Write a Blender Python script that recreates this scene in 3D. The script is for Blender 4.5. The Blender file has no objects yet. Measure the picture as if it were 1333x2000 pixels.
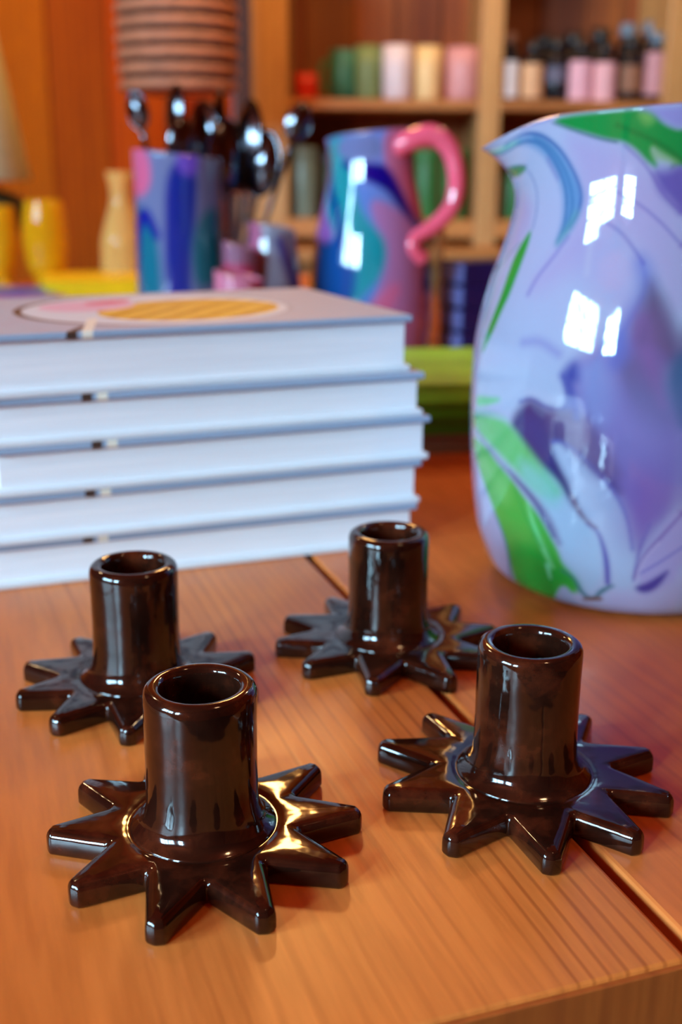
import bpy, bmesh, math, random
import numpy as np
from mathutils import Vector, Matrix
random.seed(4); rng = np.random.default_rng(4)
S = 0.01                       # all coordinates below are centimetres, 1 cm = 0.01 Blender units
scn = bpy.context.scene
COL = scn.collection

# ---------------------------------------------------------------- camera
F, PITCH, ROLL, CH = 2243.1, 0.293654, 0.0076455, 18.8907   # focal length in px of a 1333x2000 frame, camera height in cm
cd = bpy.data.cameras.new('camera'); cam = bpy.data.objects.new('camera', cd); COL.objects.link(cam)
cd.sensor_fit = 'VERTICAL'; cd.sensor_height = 36; cd.lens = F / 2000 * 36
fwd = Vector((0, math.cos(PITCH), -math.sin(PITCH))); up = Vector((0, math.sin(PITCH), math.cos(PITCH))); rt = Vector((1, 0, 0))
cr_, sr_ = math.cos(ROLL), math.sin(ROLL)
R2 = rt * cr_ + up * sr_; U2 = up * cr_ - rt * sr_
M = Matrix((R2, U2, -fwd)).transposed()
cam.matrix_world = Matrix.Translation((0, 0, CH * S)) @ M.to_4x4()
cd.clip_start = 0.01; cd.clip_end = 30
cd.dof.use_dof = True; cd.dof.focus_distance = 0.325; cd.dof.aperture_fstop = 9.0
scn.camera = cam

def ray(px, py):
    u, v = px - 666.5, py - 1000
    return rt * (u * cr_ + v * sr_) / F - up * (-u * sr_ + v * cr_) / F + fwd
def on_plane(px, py, z=0.0):
    d = ray(px, py); t = (z - CH) / d.z
    return Vector((0, 0, CH)) + d * t
def at(px, py, Y):
    d = ray(px, py); return Vector((0, 0, CH)) + d * (Y / d.y)

# ---------------------------------------------------------------- world, lights, exposure
scn.view_settings.view_transform = 'Standard'; scn.view_settings.look = 'None'
scn.view_settings.gamma = 1; scn.view_settings.use_curve_mapping = False
scn.view_settings.exposure = 0.8
w = bpy.data.worlds.new('world'); scn.world = w; w.use_nodes = True
w.node_tree.nodes['Background'].inputs[0].default_value = (0.55, 0.72, 1.0, 1)
w.node_tree.nodes['Background'].inputs[1].default_value = 0.6

def area(name, loc, rot, sx, sy, power, color):
    l = bpy.data.lights.new(name, 'AREA'); l.shape = 'RECTANGLE'; l.size = sx * S; l.size_y = sy * S
    l.energy = power; l.color = color
    o = bpy.data.objects.new(name, l); COL.objects.link(o)
    o.location = Vector(loc) * S; o.rotation_euler = rot; return o
area('window_daylight', (-247, -115, 102), (math.radians(90), 0, math.radians(-90)), 140, 94, 165, (0.43, 0.77, 1.0))
area('front_window_daylight', (-190, -224, 102), (math.radians(90), 0, 0), 60, 94, 150, (0.43, 0.77, 1.0))
def point(name, loc, power, color, r):
    l = bpy.data.lights.new(name, 'POINT'); l.energy = power; l.color = color; l.shadow_soft_size = r * S
    o = bpy.data.objects.new(name, l); COL.objects.link(o); o.location = Vector(loc) * S
point('warm_lamp_and_fill', (-12, 185, 99), 10, (1, .50, .14), 8)
point('warm_lamp_and_fill', (70, 180, 122), 7, (1, .66, .34), 5)  # this and the next two are added warm fill, not known lamps
point('warm_lamp_and_fill', (-95, 150, 120), 7, (1, .66, .34), 5)
point('warm_lamp_and_fill', (60, 10, 160), 5, (1, .6, .3), 6)

# ---------------------------------------------------------------- materials
def srgb(r, g, b):
    f = lambda c: ((c / 255 + .055) / 1.055) ** 2.4 if c > 10 else c / 255 / 12.92
    return (f(r), f(g), f(b), 1)
class NT:
    def __init__(s, name):
        s.m = bpy.data.materials.new(name); s.m.use_nodes = True
        s.t = s.m.node_tree; s.n = s.t.nodes; s.p = s.n['Principled BSDF']
    def add(s, typ, **kw):
        n = s.n.new(typ)
        for k, v in kw.items():
            if k in n.inputs: n.inputs[k].default_value = v
            else: setattr(n, k, v)
        return n
    def link(s, a, b): s.t.links.new(a, b)
def basic(name, col, rough=.5, noise=.12, nscale=40, **kw):
    q = NT(name)
    tc = q.add('ShaderNodeTexCoord'); nz = q.add('ShaderNodeTexNoise'); nz.inputs['Scale'].default_value = nscale
    q.link(tc.outputs['Object'], nz.inputs['Vector'])
    cr = q.add('ShaderNodeValToRGB')
    c = col[:3]
    cr.color_ramp.elements[0].position = .3; cr.color_ramp.elements[1].position = .7
    cr.color_ramp.elements[0].color = tuple(x * (1 - noise) for x in c) + (1,)
    cr.color_ramp.elements[1].color = tuple(min(1, x * (1 + noise)) for x in c) + (1,)
    q.link(nz.outputs['Fac'], cr.inputs['Fac']); q.link(cr.outputs['Color'], q.p.inputs['Base Color'])
    q.p.inputs['Roughness'].default_value = rough
    for k, v in kw.items(): q.p.inputs[k.replace('_', ' ')].default_value = v
    return q.m
def wood(name, c0, c1, cl, rough=.35, axis='Y', wscale=42, big=9, attr=False, spec=.5, coat=0.0, bump=.05, line=.5, dist=9, dscale=.35, patchy=False):
    """plank wood; long grain along local `axis`"""
    q = NT(name)
    tc = q.add('ShaderNodeTexCoord'); mp = q.add('ShaderNodeMapping')
    sc = {'Y': (1, .10, 1), 'X': (.10, 1, 1), 'Z': (1, 1, .10)}[axis]
    mp.inputs['Scale'].default_value = sc
    vec = tc.outputs['Object']
    if attr:   # shift the grain from board to board
        a = q.add('ShaderNodeAttribute', attribute_name='board'); mul = q.add('ShaderNodeVectorMath', operation='MULTIPLY_ADD')
        q.link(a.outputs['Vector'], mul.inputs[0]); mul.inputs[1].default_value = (3.1, 2.7, 1.9); q.link(vec, mul.inputs[2]); vec = mul.outputs[0]
    q.link(vec, mp.inputs['Vector'])
    n1 = q.add('ShaderNodeTexNoise'); n1.inputs['Scale'].default_value = big; n1.inputs['Detail'].default_value = 3
    q.link(mp.outputs[0], n1.inputs['Vector'])
    n2 = q.add('ShaderNodeTexNoise'); n2.inputs['Scale'].default_value = 260; n2.inputs['Detail'].default_value = 4
    q.link(mp.outputs[0], n2.inputs['Vector'])
    wv = q.add('ShaderNodeTexWave', bands_direction={'Y': 'X', 'X': 'Y', 'Z': 'X'}[axis]); wv.inputs['Scale'].default_value = wscale
    wv.inputs['Distortion'].default_value = dist; wv.inputs['Detail'].default_value = 2; wv.inputs['Detail Scale'].default_value = dscale; wv.inputs['Detail Roughness'].default_value = .45
    q.link(mp.outputs[0], wv.inputs['Vector'])
    r1 = q.add('ShaderNodeValToRGB'); r1.color_ramp.elements[0].position = .33; r1.color_ramp.elements[1].position = .68
    r1.color_ramp.elements[0].color = c0; r1.color_ramp.elements[1].color = c1
    q.link(n1.outputs['Fac'], r1.inputs['Fac'])
    rw = q.add('ShaderNodeValToRGB'); rw.color_ramp.elements[0].position = .0; rw.color_ramp.elements[1].position = .26
    rw.color_ramp.elements[0].color = (line,) * 3 + (1,); rw.color_ramp.elements[1].color = (0, 0, 0, 1)
    q.link(wv.outputs['Fac'], rw.inputs['Fac'])
    mx = q.add('ShaderNodeMix', data_type='RGBA'); q.link(rw.outputs['Color'], mx.inputs[0]); q.link(r1.outputs['Color'], mx.inputs[6]); mx.inputs[7].default_value = cl
    if patchy:      # grain lines fade in and out across the board
        n4 = q.add('ShaderNodeTexNoise'); n4.inputs['Scale'].default_value = 22; n4.inputs['Detail'].default_value = 2; q.link(mp.outputs[0], n4.inputs['Vector'])
        mr = q.add('ShaderNodeMapRange'); mr.inputs[1].default_value = .36; mr.inputs[2].default_value = .68; q.link(n4.outputs['Fac'], mr.inputs[0])
        mm = q.add('ShaderNodeMath', operation='MULTIPLY'); q.link(rw.outputs['Color'], mm.inputs[0]); q.link(mr.outputs[0], mm.inputs[1]); q.link(mm.outputs[0], mx.inputs[0])
    m2 = q.add('ShaderNodeMix', data_type='RGBA', blend_type='MULTIPLY'); m2.inputs[0].default_value = .35
    r2 = q.add('ShaderNodeValToRGB'); r2.color_ramp.elements[0].position = .35; r2.color_ramp.elements[1].position = .6; r2.color_ramp.elements[0].color = (.6, .5, .45, 1)
    q.link(n2.outputs['Fac'], r2.inputs['Fac']); q.link(mx.outputs[2], m2.inputs[6]); q.link(r2.outputs['Color'], m2.inputs[7])
    out = m2.outputs[2]
    if attr:
        hs = q.add('ShaderNodeHueSaturation'); ma = q.add('ShaderNodeMath', operation='MULTIPLY_ADD'); sx = q.add('ShaderNodeSeparateXYZ')
        q.link(a.outputs['Vector'], sx.inputs[0]); q.link(sx.outputs[0], ma.inputs[0]); ma.inputs[1].default_value = .5; ma.inputs[2].default_value = .72
        q.link(ma.outputs[0], hs.inputs['Value']); 
        mb = q.add('ShaderNodeMath', operation='MULTIPLY_ADD'); q.link(sx.outputs[1], mb.inputs[0]); mb.inputs[1].default_value = .016; mb.inputs[2].default_value = .493
        q.link(mb.outputs[0], hs.inputs['Hue']); q.link(out, hs.inputs['Color']); out = hs.outputs[0]
    q.link(out, q.p.inputs['Base Color'])
    rr = q.add('ShaderNodeMapRange'); rr.inputs[3].default_value = rough - .06; rr.inputs[4].default_value = rough + .08
    q.link(n2.outputs['Fac'], rr.inputs[0]); q.link(rr.outputs[0], q.p.inputs['Roughness'])
    bp = q.add('ShaderNodeBump'); bp.inputs['Strength'].default_value = bump; bp.inputs['Distance'].default_value = .002
    q.link(n2.outputs['Fac'], bp.inputs['Height']); q.link(bp.outputs[0], q.p.inputs['Normal'])
    q.p.inputs['Specular IOR Level'].default_value = spec; q.p.inputs['Coat Weight'].default_value = coat; q.p.inputs['Coat Roughness'].default_value = .3
    return q.m
def painted(name, rough=.06, trans=0.0, coat=.6, attr='swirl', noise=.0, sss=0):
    """glass whose own colours are stored per vertex in the attribute"""
    q = NT(name); a = q.add('ShaderNodeVertexColor', layer_name=attr)
    q.link(a.outputs['Color'], q.p.inputs['Base Color']); q.p.inputs['Roughness'].default_value = rough
    q.p.inputs['Coat Weight'].default_value = coat; q.p.inputs['Coat Roughness'].default_value = .02
    q.p.inputs['Transmission Weight'].default_value = trans; q.p.inputs['IOR'].default_value = 1.45
    tc = q.add('ShaderNodeTexCoord'); nz = q.add('ShaderNodeTexNoise'); nz.inputs['Scale'].default_value = 14; nz.inputs['Detail'].default_value = 1
    q.link(tc.outputs['Object'], nz.inputs['Vector']); bp = q.add('ShaderNodeBump'); bp.inputs['Strength'].default_value = .12; bp.inputs['Distance'].default_value = .006
    q.link(nz.outputs['Fac'], bp.inputs['Height']); q.link(bp.outputs[0], q.p.inputs['Normal']); q.link(bp.outputs[0], q.p.inputs['Coat Normal'])
    return q.m
def glass(name, col, rough=.03, trans=.9):
    return basic(name, col, rough, .03, 20, Transmission_Weight=trans, IOR=1.3)

M_table = wood('cherry_table_wood', srgb(204, 106, 40), srgb(230, 134, 62), srgb(156, 68, 24), rough=.34, axis='Y', wscale=52, big=9, attr=True, spec=.5, line=.55, dist=34, dscale=.2, patchy=True)
M_wall = wood('plank_wall_wood', srgb(170, 60, 1), srgb(208, 88, 3), srgb(124, 34, 1), rough=.8, spec=.12, axis='Z', wscale=14, big=5, attr=True)
M_shelf = wood('shelf_pine', srgb(190, 142, 82), srgb(212, 164, 102), srgb(160, 104, 54), rough=.5, axis='Z', wscale=12, big=5)
M_shelfh = wood('shelf_board_pine', srgb(180, 118, 56), srgb(200, 136, 70), srgb(140, 80, 34), rough=.5, axis='X', wscale=12, big=5)
M_back = wood('shelf_back_boards', srgb(120, 48, 8), srgb(172, 88, 22), srgb(90, 32, 6), rough=.6, axis='Z', wscale=12, big=8, attr=True)
M_floor = wood('floor_boards', srgb(62, 30, 14), srgb(84, 44, 22), srgb(40, 20, 10), rough=.5, axis='Y', wscale=14, attr=True)
M_white = basic('window_paint', srgb(225, 225, 220), .5, .04)
M_plaster = basic('plaster', srgb(190, 160, 125), .8, .06, 8)

def glaze():
    q = NT('brown_glaze')
    tc = q.add('ShaderNodeTexCoord'); nz = q.add('ShaderNodeTexNoise'); nz.inputs['Scale'].default_value = 55; nz.inputs['Detail'].default_value = 5; nz.inputs['Roughness'].default_value = .65
    oi = q.add('ShaderNodeObjectInfo'); va = q.add('ShaderNodeVectorMath', operation='ADD')
    q.link(tc.outputs['Object'], va.inputs[0]); q.link(oi.outputs['Random'], va.inputs[1]); q.link(va.outputs[0], nz.inputs['Vector'])
    cr = q.add('ShaderNodeValToRGB'); e = cr.color_ramp.elements
    e[0].position = .30; e[0].color = srgb(20, 8, 5); e[1].position = .74; e[1].color = srgb(88, 36, 18)
    e2 = cr.color_ramp.elements.new(.5); e2.color = srgb(38, 15, 8)
    q.link(nz.outputs['Fac'], cr.inputs['Fac']); q.link(cr.outputs['Color'], q.p.inputs['Base Color'])
    q.p.inputs['Roughness'].default_value = .09; q.p.inputs['Specular IOR Level'].default_value = .5
    q.p.inputs['Coat Weight'].default_value = .2; q.p.inputs['Coat Roughness'].default_value = .04
    n2 = q.add('ShaderNodeTexNoise'); n2.inputs['Scale'].default_value = 90; n2.inputs['Detail'].default_value = 2; q.link(va.outputs[0], n2.inputs['Vector'])
    bp = q.add('ShaderNodeBump'); bp.inputs['Strength'].default_value = .22; bp.inputs['Distance'].default_value = .0012
    q.link(n2.outputs['Fac'], bp.inputs['Height']); q.link(bp.outputs[0], q.p.inputs['Normal']); q.link(bp.outputs[0], q.p.inputs['Coat Normal'])
    return q.m
M_glaze = glaze()
M_clay = basic('unglazed_clay', srgb(170, 128, 104), .8, .1, 200)

# ---------------------------------------------------------------- mesh helpers
def mesh(name, V, Fc, mat, parent=None, smooth=True, loc=None, rotz=0, attrs=None, matidx=None):
    me = bpy.data.meshes.new(name); me.from_pydata([tuple(float(c) * S for c in v) for v in V], [], [tuple(int(i) for i in f) for f in Fc])
    mats = mat if isinstance(mat, (list, tuple)) else [mat]
    for m in mats: me.materials.append(m)
    if matidx is not None: me.polygons.foreach_set('material_index', np.asarray(matidx, dtype=np.int32))
    if smooth: me.polygons.foreach_set('use_smooth', [True] * len(me.polygons))
    if attrs:
        for an, arr in attrs.items():
            arr = np.asarray(arr, dtype=np.float32)
            if arr.shape[1] == 4: a = me.color_attributes.new(an, 'FLOAT_COLOR', 'POINT'); a.data.foreach_set('color', arr.ravel())
            else: a = me.attributes.new(an, 'FLOAT_VECTOR', 'POINT'); a.data.foreach_set('vector', arr.ravel())
    me.update()
    o = bpy.data.objects.new(name, me); COL.objects.link(o)
    if parent: o.parent = parent
    if loc is not None: o.location = Vector(loc) * S
    o.rotation_euler[2] = rotz
    return o
def empty(name, loc=(0, 0, 0), rotz=0):
    o = bpy.data.objects.new(name, None); COL.objects.link(o); o.location = Vector(loc) * S; o.rotation_euler[2] = rotz
    o.empty_display_size = .02; return o
def tag(o, label, cat, group=None, kind=None):
    if label: o['label'] = label
    if cat: o['category'] = cat
    if group: o['group'] = group
    if kind: o['kind'] = kind
    return o
def struct(o, label=None, cat=None):
    o['kind'] = 'structure'
    if label: o['label'] = label
    if cat: o['category'] = cat
    return o
class MB:
    def __init__(s): s.V = []; s.F = []; s.A = []; s.MI = []
    def box(s, x0, x1, y0, y1, z0, z1, b=0.0, a=(0, 0, 0), mi=0):
        """box with all edges chamfered by b"""
        bm = bmesh.new(); bmesh.ops.create_cube(bm, size=1)
        for v in bm.verts: v.co = Vector(((x0 + x1) / 2 + v.co.x * (x1 - x0), (y0 + y1) / 2 + v.co.y * (y1 - y0), (z0 + z1) / 2 + v.co.z * (z1 - z0)))
        if b: bmesh.ops.bevel(bm, geom=bm.edges[:], offset=b, segments=2, affect='EDGES', profile=.5)
        n = len(s.V); bm.verts.index_update()
        s.V += [tuple(v.co) for v in bm.verts]; s.A += [a] * len(bm.verts)
        for f in bm.faces: s.F.append([n + v.index for v in f.verts]); s.MI.append(mi)
        bm.free(); return s
    def add(s, V, Fc, a=(0, 0, 0), mi=0):
        n = len(s.V); s.V += [tuple(v) for v in V]; s.A += [a] * len(V)
        for f in Fc: s.F.append([n + i for i in f]); s.MI.append(mi)
        return s
    def build(s, name, mat, parent=None, smooth=False, board=False, **kw):
        return mesh(name, s.V, s.F, mat, parent, smooth, attrs={'board': np.array(s.A)} if board else None, matidx=s.MI, **kw)
def lathe(prof, n=48, cap0=True, cap1=False):
    V = []; Fc = []
    for r, z in prof:
        for k in range(n):
            a = 2 * math.pi * k / n; V.append((r * math.cos(a), r * math.sin(a), z))
    for i in range(len(prof) - 1):
        for k in range(n):
            k2 = (k + 1) % n; Fc.append((i * n + k, i * n + k2, (i + 1) * n + k2, (i + 1) * n + k))
    if cap0: Fc.append(tuple(reversed(range(n))))
    if cap1: Fc.append(tuple(range((len(prof) - 1) * n, len(prof) * n)))
    return V, Fc
def tube(P, R, n=14, sub=6, flat=1.0):
    P = [Vector(p) for p in P]; pts = []; rad = []
    for i in range(len(P) - 1):                       # Catmull-Rom
        p0 = P[max(i - 1, 0)]; p1 = P[i]; p2 = P[i + 1]; p3 = P[min(i + 2, len(P) - 1)]
        for k in range(sub):
            t = k / sub
            pts.append(.5 * ((2 * p1) + (p2 - p0) * t + (2 * p0 - 5 * p1 + 4 * p2 - p3) * t * t + (3 * p1 - p0 - 3 * p2 + p3) * t ** 3))
            rad.append(R[i] * (1 - t) + R[i + 1] * t)
    pts.append(P[-1]); rad.append(R[-1])
    V = []; Fc = []; nrm = None
    for i, p in enumerate(pts):
        tg = (pts[min(i + 1, len(pts) - 1)] - pts[max(i - 1, 0)]).normalized()
        if nrm is None: nrm = tg.orthogonal().normalized()
        nrm = (nrm - tg * nrm.dot(tg)).normalized(); bi = tg.cross(nrm)
        for k in range(n):
            a = 2 * math.pi * k / n; V.append(tuple(p + nrm * math.cos(a) * rad[i] + bi * math.sin(a) * rad[i] * flat))
    for i in range(len(pts) - 1):
        for k in range(n):
            k2 = (k + 1) % n; Fc.append((i * n + k, i * n + k2, (i + 1) * n + k2, (i + 1) * n + k))
    Fc.append(tuple(reversed(range(n)))); Fc.append(tuple(range((len(pts) - 1) * n, len(pts) * n)))
    return V, Fc

# ---------------------------------------------------------------- the room
FZ, CZ = -75, 195
def planks(x0, x1, width, depth, zlo, zhi, y, horiz=False):
    mb = MB(); x = x0
    while x < x1:
        x2 = min(x + width * random.uniform(.85, 1.15), x1)
        a = (random.random(), random.random(), random.random())
        mb.box(x + .15, x2 - .15, y, y + depth, zlo, zhi, .25, a)
        x = x2
    return mb
struct(planks(-245, 240, 13, 3, FZ, CZ, 264).build('wall_back', M_wall, board=True), 'vertical orange plank wall behind the shelves', 'wall')
o = MB()
x = -245
while x < 240:
    o.box(x + .1, x + 11.9, -220, 268, FZ - 2, FZ, .15, (random.random(), random.random(), random.random())); x += 12
struct(o.build('floor', M_floor, board=True), 'dark board floor below the table', 'floor')
struct(MB().box(-247, 243, -222, 268, CZ, CZ + 3).build('ceiling', M_wall), 'wooden ceiling', 'ceiling')
struct(MB().box(240, 243, -222, 268, FZ, CZ).build('wall_right', M_wall), 'wooden side wall', 'wall')
# left wall with a window opening y -185..-45, z 55..149; front wall with a narrower one beside the corner
mb = MB()
for a in ((-222, -185, FZ, CZ), (-45, 268, FZ, CZ), (-185, -45, FZ, 60), (-185, -45, 142, CZ)): mb.box(-248, -242, a[0], a[1], a[2], a[3])
struct(mb.build('wall_left', M_wall), 'wooden side wall with a window', 'wall')
mb = MB()
for a in ((-248, -220, FZ, CZ), (-160, 243, FZ, CZ), (-220, -160, FZ, 60), (-220, -160, 142, CZ)): mb.box(a[0], a[1], -222, -216, a[2], a[3])
struct(mb.build('wall_front', M_wall), 'wooden wall with a narrow paned window behind the camera', 'wall')
def window(name, horiz0, horiz1, z0, z1, place, panes=6):
    mb = MB(); t = 3.2
    def bar(a0, a1, c0, c1, d=2.0):
        if place == 'front': mb.box(a0, a1, -219 - d / 2, -219 + d / 2, c0, c1, .2)
        else: mb.box(-245 - d / 2, -245 + d / 2, a0, a1, c0, c1, .2)
    bar(horiz0, horiz0 + t, z0, z1, 5); bar(horiz1 - t, horiz1, z0, z1, 5); bar(horiz0, horiz1, z0, z0 + t, 5); bar(horiz0, horiz1, z1 - t, z1, 5)
    n = 4 if horiz1 - horiz0 > 80 else 2; wv = (horiz1 - horiz0) / n
    for k in range(1, n):
        th = 5 if k == 2 and n == 4 else 2.4
        bar(horiz0 + wv * k - th, horiz0 + wv * k + th, z0, z1, 3)
    for k in range(1, 3):
        zz = z0 + (z1 - z0) * k / 3; bar(horiz0, horiz1, zz - 2.2, zz + 2.2, 2)
    return struct(mb.build(name, M_white), 'white painted multi-pane window', 'window')
window('window_1', -220, -160, 60, 142, 'front')
window('window_2', -185, -45, 60, 142, 'left')

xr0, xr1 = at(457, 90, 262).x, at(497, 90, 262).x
struct(MB().box(xr0, xr1, 261.2, 264, FZ, CZ).build('recess_shade_1', basic('recess_shade_dark', srgb(70, 26, 8), .7, .2, 10)), 'dark strip standing in for shadow between the plank wall and the shelf unit', 'recess_shade')  # dark strip added to imitate the shadowed recess beside the shelf
# ---------------------------------------------------------------- table
Oe = on_plane(1333, 1891); Sa = on_plane(602, 1083); Sb = on_plane(1333, 1839)
udir = (Sa - Sb).normalized(); TA = math.atan2(udir.y, udir.x) - math.pi / 2      # local +Y of the table runs away along the seam
wd = Vector((math.cos(TA), math.sin(TA), 0))
E0 = on_plane(1069, 1951)
s_end = (E0 - Sb).dot(udir)
TO = Sb + udir * s_end                                                      # seam meets the near end of the table
tbl = tag(empty('table', (TO.x, TO.y, FZ), TA), 'long reddish-brown plank table carrying the candle holders, books and glass', 'table')
mb = MB()
edges = [-62, -44.5, -24.5, 0, 22.5, 42, 60]
hue = [(.5, .5, .1), (.45, .6, .4), (.56, .6, .75), (.40, .22, .3), (.4, .4, .6), (.6, .3, .8)]
for i in range(6):
    g = .22
    mb.box(edges[i] + g, edges[i + 1] - g, .15, 182, -3.2, 0, .12, hue[i])
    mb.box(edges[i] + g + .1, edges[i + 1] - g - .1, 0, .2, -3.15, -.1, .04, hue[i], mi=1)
M_end = wood('table_end_wood', srgb(158, 74, 18), srgb(182, 96, 30), srgb(130, 56, 12), rough=.6, axis='Z', wscale=24, big=20, line=.25)  # darker tone on the near end faces of the boards
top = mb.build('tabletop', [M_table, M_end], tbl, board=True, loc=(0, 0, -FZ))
mb = MB().box(-56, 54, 6, 8.5, -12, -3.2).box(-56, 54, 174, 176.5, -12, -3.2).box(-56, -53.5, 8.5, 174, -12, -3.2).box(51.5, 54, 8.5, 174, -12, -3.2)
mb.build('apron', M_table, tbl, board=True, loc=(0, 0, -FZ))
for lx in (-55, 47):
    for ly in (5, 171):
        MB().box(lx, lx + 7, ly, ly + 7, 0, 71.8 + 0, .3).build('leg', M_table, tbl, board=True)

# ---------------------------------------------------------------- candle holders
RT, RV, TH, HT, RR, RI = 4.5355, 2.9653, 0.72, 5.055, 1.6, 1.10
HOLD = {
 'A': dict(c=(-3.8993, 29.1625, 2.0311), tips={1:(164,1528),2:(99,1622),3:(144,1728),4:(303,1806),5:(522,1783),6:(673,1690),7:(700,1583),8:(616,1495)},
  vals={0:(273,1525),1:(210.5,1579),2:(207.6,1650),3:(284.5,1705),4:(403,1728),5:(519,1688),6:(590,1622),7:(580,1553)}),
 'B': dict(c=(-7.5277, 39.2577, 2.3031), tips={0:(148,1249),1:(52,1297),2:(37,1354),3:(106,1404),4:(248,1424),7:(492,1277),8:(413,1237)},
  vals={0:(150,1283),1:(106,1324),2:(135,1358),3:(208,1380),7:(402,1275)}),
 'C': dict(c=(1.9117, 43.2213, 2.0751), tips={0:(643,1169),1:(560,1206),2:(543.5,1252),3:(597.5,1295),4:(727,1329),5:(884,1324),8:(893,1184)},
  vals={0:(645,1200),1:(605.6,1232),2:(628,1261),3:(694,1286),4:(790,1296),5:(872,1282),6:(902,1252),7:(895,1216)}),
 'D': dict(c=(5.8144, 32.323, 2.2095), tips={0:(836,1396),1:(744,1449),2:(754,1542),3:(880.5,1636),4:(1081,1672),5:(1249.5,1631),6:(1311,1557),7:(1270,1468),8:(1145,1398)},
  vals={0:(869,1437),1:(836,1492),2:(880.5,1557),3:(994,1600),4:(1124.5,1598),5:(1196,1554),6:(1200,1500),7:(1145,1450)}),
}
def smooth_closed(P, win, step=.04):
    P = np.array(P); Q = np.vstack([P, P[:1]]); seg = np.linalg.norm(np.diff(Q, axis=0), axis=1); L = seg.sum(); n = int(L / step)
    s = np.concatenate([[0], np.cumsum(seg)]); t = np.arange(n) * L / n
    X = np.stack([np.interp(t, s, Q[:, 0]), np.interp(t, s, Q[:, 1])], 1)
    for _ in range(2):
        k = max(1, int(win / step / 2)); acc = np.zeros_like(X)
        for j in range(-k, k + 1): acc += np.roll(X, j, 0)
        X = acc / (2 * k + 1)
    return X
def holder(key, label):
    d = HOLD[key]; cx, cy, rot = d['c']
    root = tag(empty('candle_holder', (cx, cy, 0)), label, 'candle holder', 'star-shaped candle holders on the table')
    pts = []
    for k in range(10):
        for isv, dd, rr in ((0, d['tips'], RT), (1, d['vals'], RV)):
            a = rot + 2 * math.pi * (k + .5 * isv) / 10
            p = np.array([rr * math.cos(a), rr * math.sin(a)])
            if k in dd:
                q = on_plane(dd[k][0], dd[k][1], TH - .1); q = np.array([q.x - cx, q.y - cy])
                p = p * .15 + q * .85
            rad = np.linalg.norm(p); u_ = p / rad
            if isv: pts.append(u_ * (rad - .03))
            else:                                              # blunt, rounded arm tip
                pp = np.array([-u_[1], u_[0]])
                pts.append(u_ * (rad + .02) - pp * .27); pts.append(u_ * (rad + .12)); pts.append(u_ * (rad + .02) + pp * .27)
    X = smooth_closed(pts, .15)
    T = np.roll(X, -2, 0) - np.roll(X, 2, 0); N = np.stack([T[:, 1], -T[:, 0]], 1); N /= np.linalg.norm(N, axis=1)[:, None]
    if (N * X).sum() < 0: N = -N
    n = len(X); ang = np.arctan2(X[:, 1], X[:, 0]); C = np.stack([np.cos(ang), np.sin(ang)], 1)
    rings = []
    for rr_ in (1.0, 2.3): rings.append(np.column_stack([C * rr_, np.full(n, .004)]))
    for off, z in ((-.10, .004), (-.03, .03), (0, .10), (.0, .35), (-.01, TH - .22), (-.045, TH - .12), (-.11, TH - .035), (-.18, TH - .002)):
        rings.append(np.column_stack([X + N * off, np.full(n, z)]))
    base = X + N * -.18
    for t in (.25, .5, .75, 1.0):
        r = 2.35
        tgt = C * r
        z = TH + .03 * math.sin(math.pi * t * .5)
        rings.append(np.column_stack([base * (1 - t) + tgt * t, np.full(n, z)]))
    for r, z in ((2.2, TH + .005), (2.1, TH - .02), (1.9, TH + .04)): rings.append(np.column_stack([C * r, np.full(n, z)]))
    rings.append(np.column_stack([C * 1.2, np.full(n, TH + .04)]))
    V = np.vstack(rings); Fc = []; mi = []
    for i in range(len(rings) - 1):
        for k in range(n):
            k2 = (k + 1) % n; Fc.append((i * n + k, i * n + k2, (i + 1) * n + k2, (i + 1) * n + k)); mi.append(1 if i <= 2 else 0)
    Fc.append(tuple(reversed(range(n)))); mi.append(1)
    star = mesh('star_base', V, Fc, [M_glaze, M_clay], root, matidx=mi)
    prof = [(1.25, TH - .25), (2.12, TH - .03), (2.02, TH + .03), (1.88, TH + .12), (1.76, TH + .24), (1.68, TH + .42), (1.62, TH + .7), (1.595, TH + 1.2), (1.585, 2.8), (1.59, 4.0), (1.60, HT - .38),
            (1.585, HT - .22), (1.54, HT - .10), (1.45, HT - .025), (1.34, HT), (1.24, HT - .01), (1.16, HT - .05), (1.11, HT - .14), (1.09, HT - .3), (1.06, HT - 1.2), (1.03, 2.2), (1.0, 1.3), (.6, 1.2), (.01, 1.2)]
    V, Fc = lathe(prof, 96)
    ph = random.random() * 6
    V = [(x * (1 + .008 * math.sin(3 * math.atan2(y, x) + z * .9 + ph)) , y * (1 + .008 * math.cos(2 * math.atan2(y, x) - z * .7 + ph)), z) for x, y, z in V]
    mesh('candle_tube', V, Fc, M_glaze, root)
    return root
holder('A', 'glossy dark brown star candle holder nearest the front, golden glints on its right arms')
holder('B', 'glossy dark brown star candle holder at the left, near the white book stack')
holder('C', 'glossy dark brown star candle holder between the book stack and the large lilac pitcher')
holder('D', 'glossy dark brown star candle holder in front of the large lilac pitcher')

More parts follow.
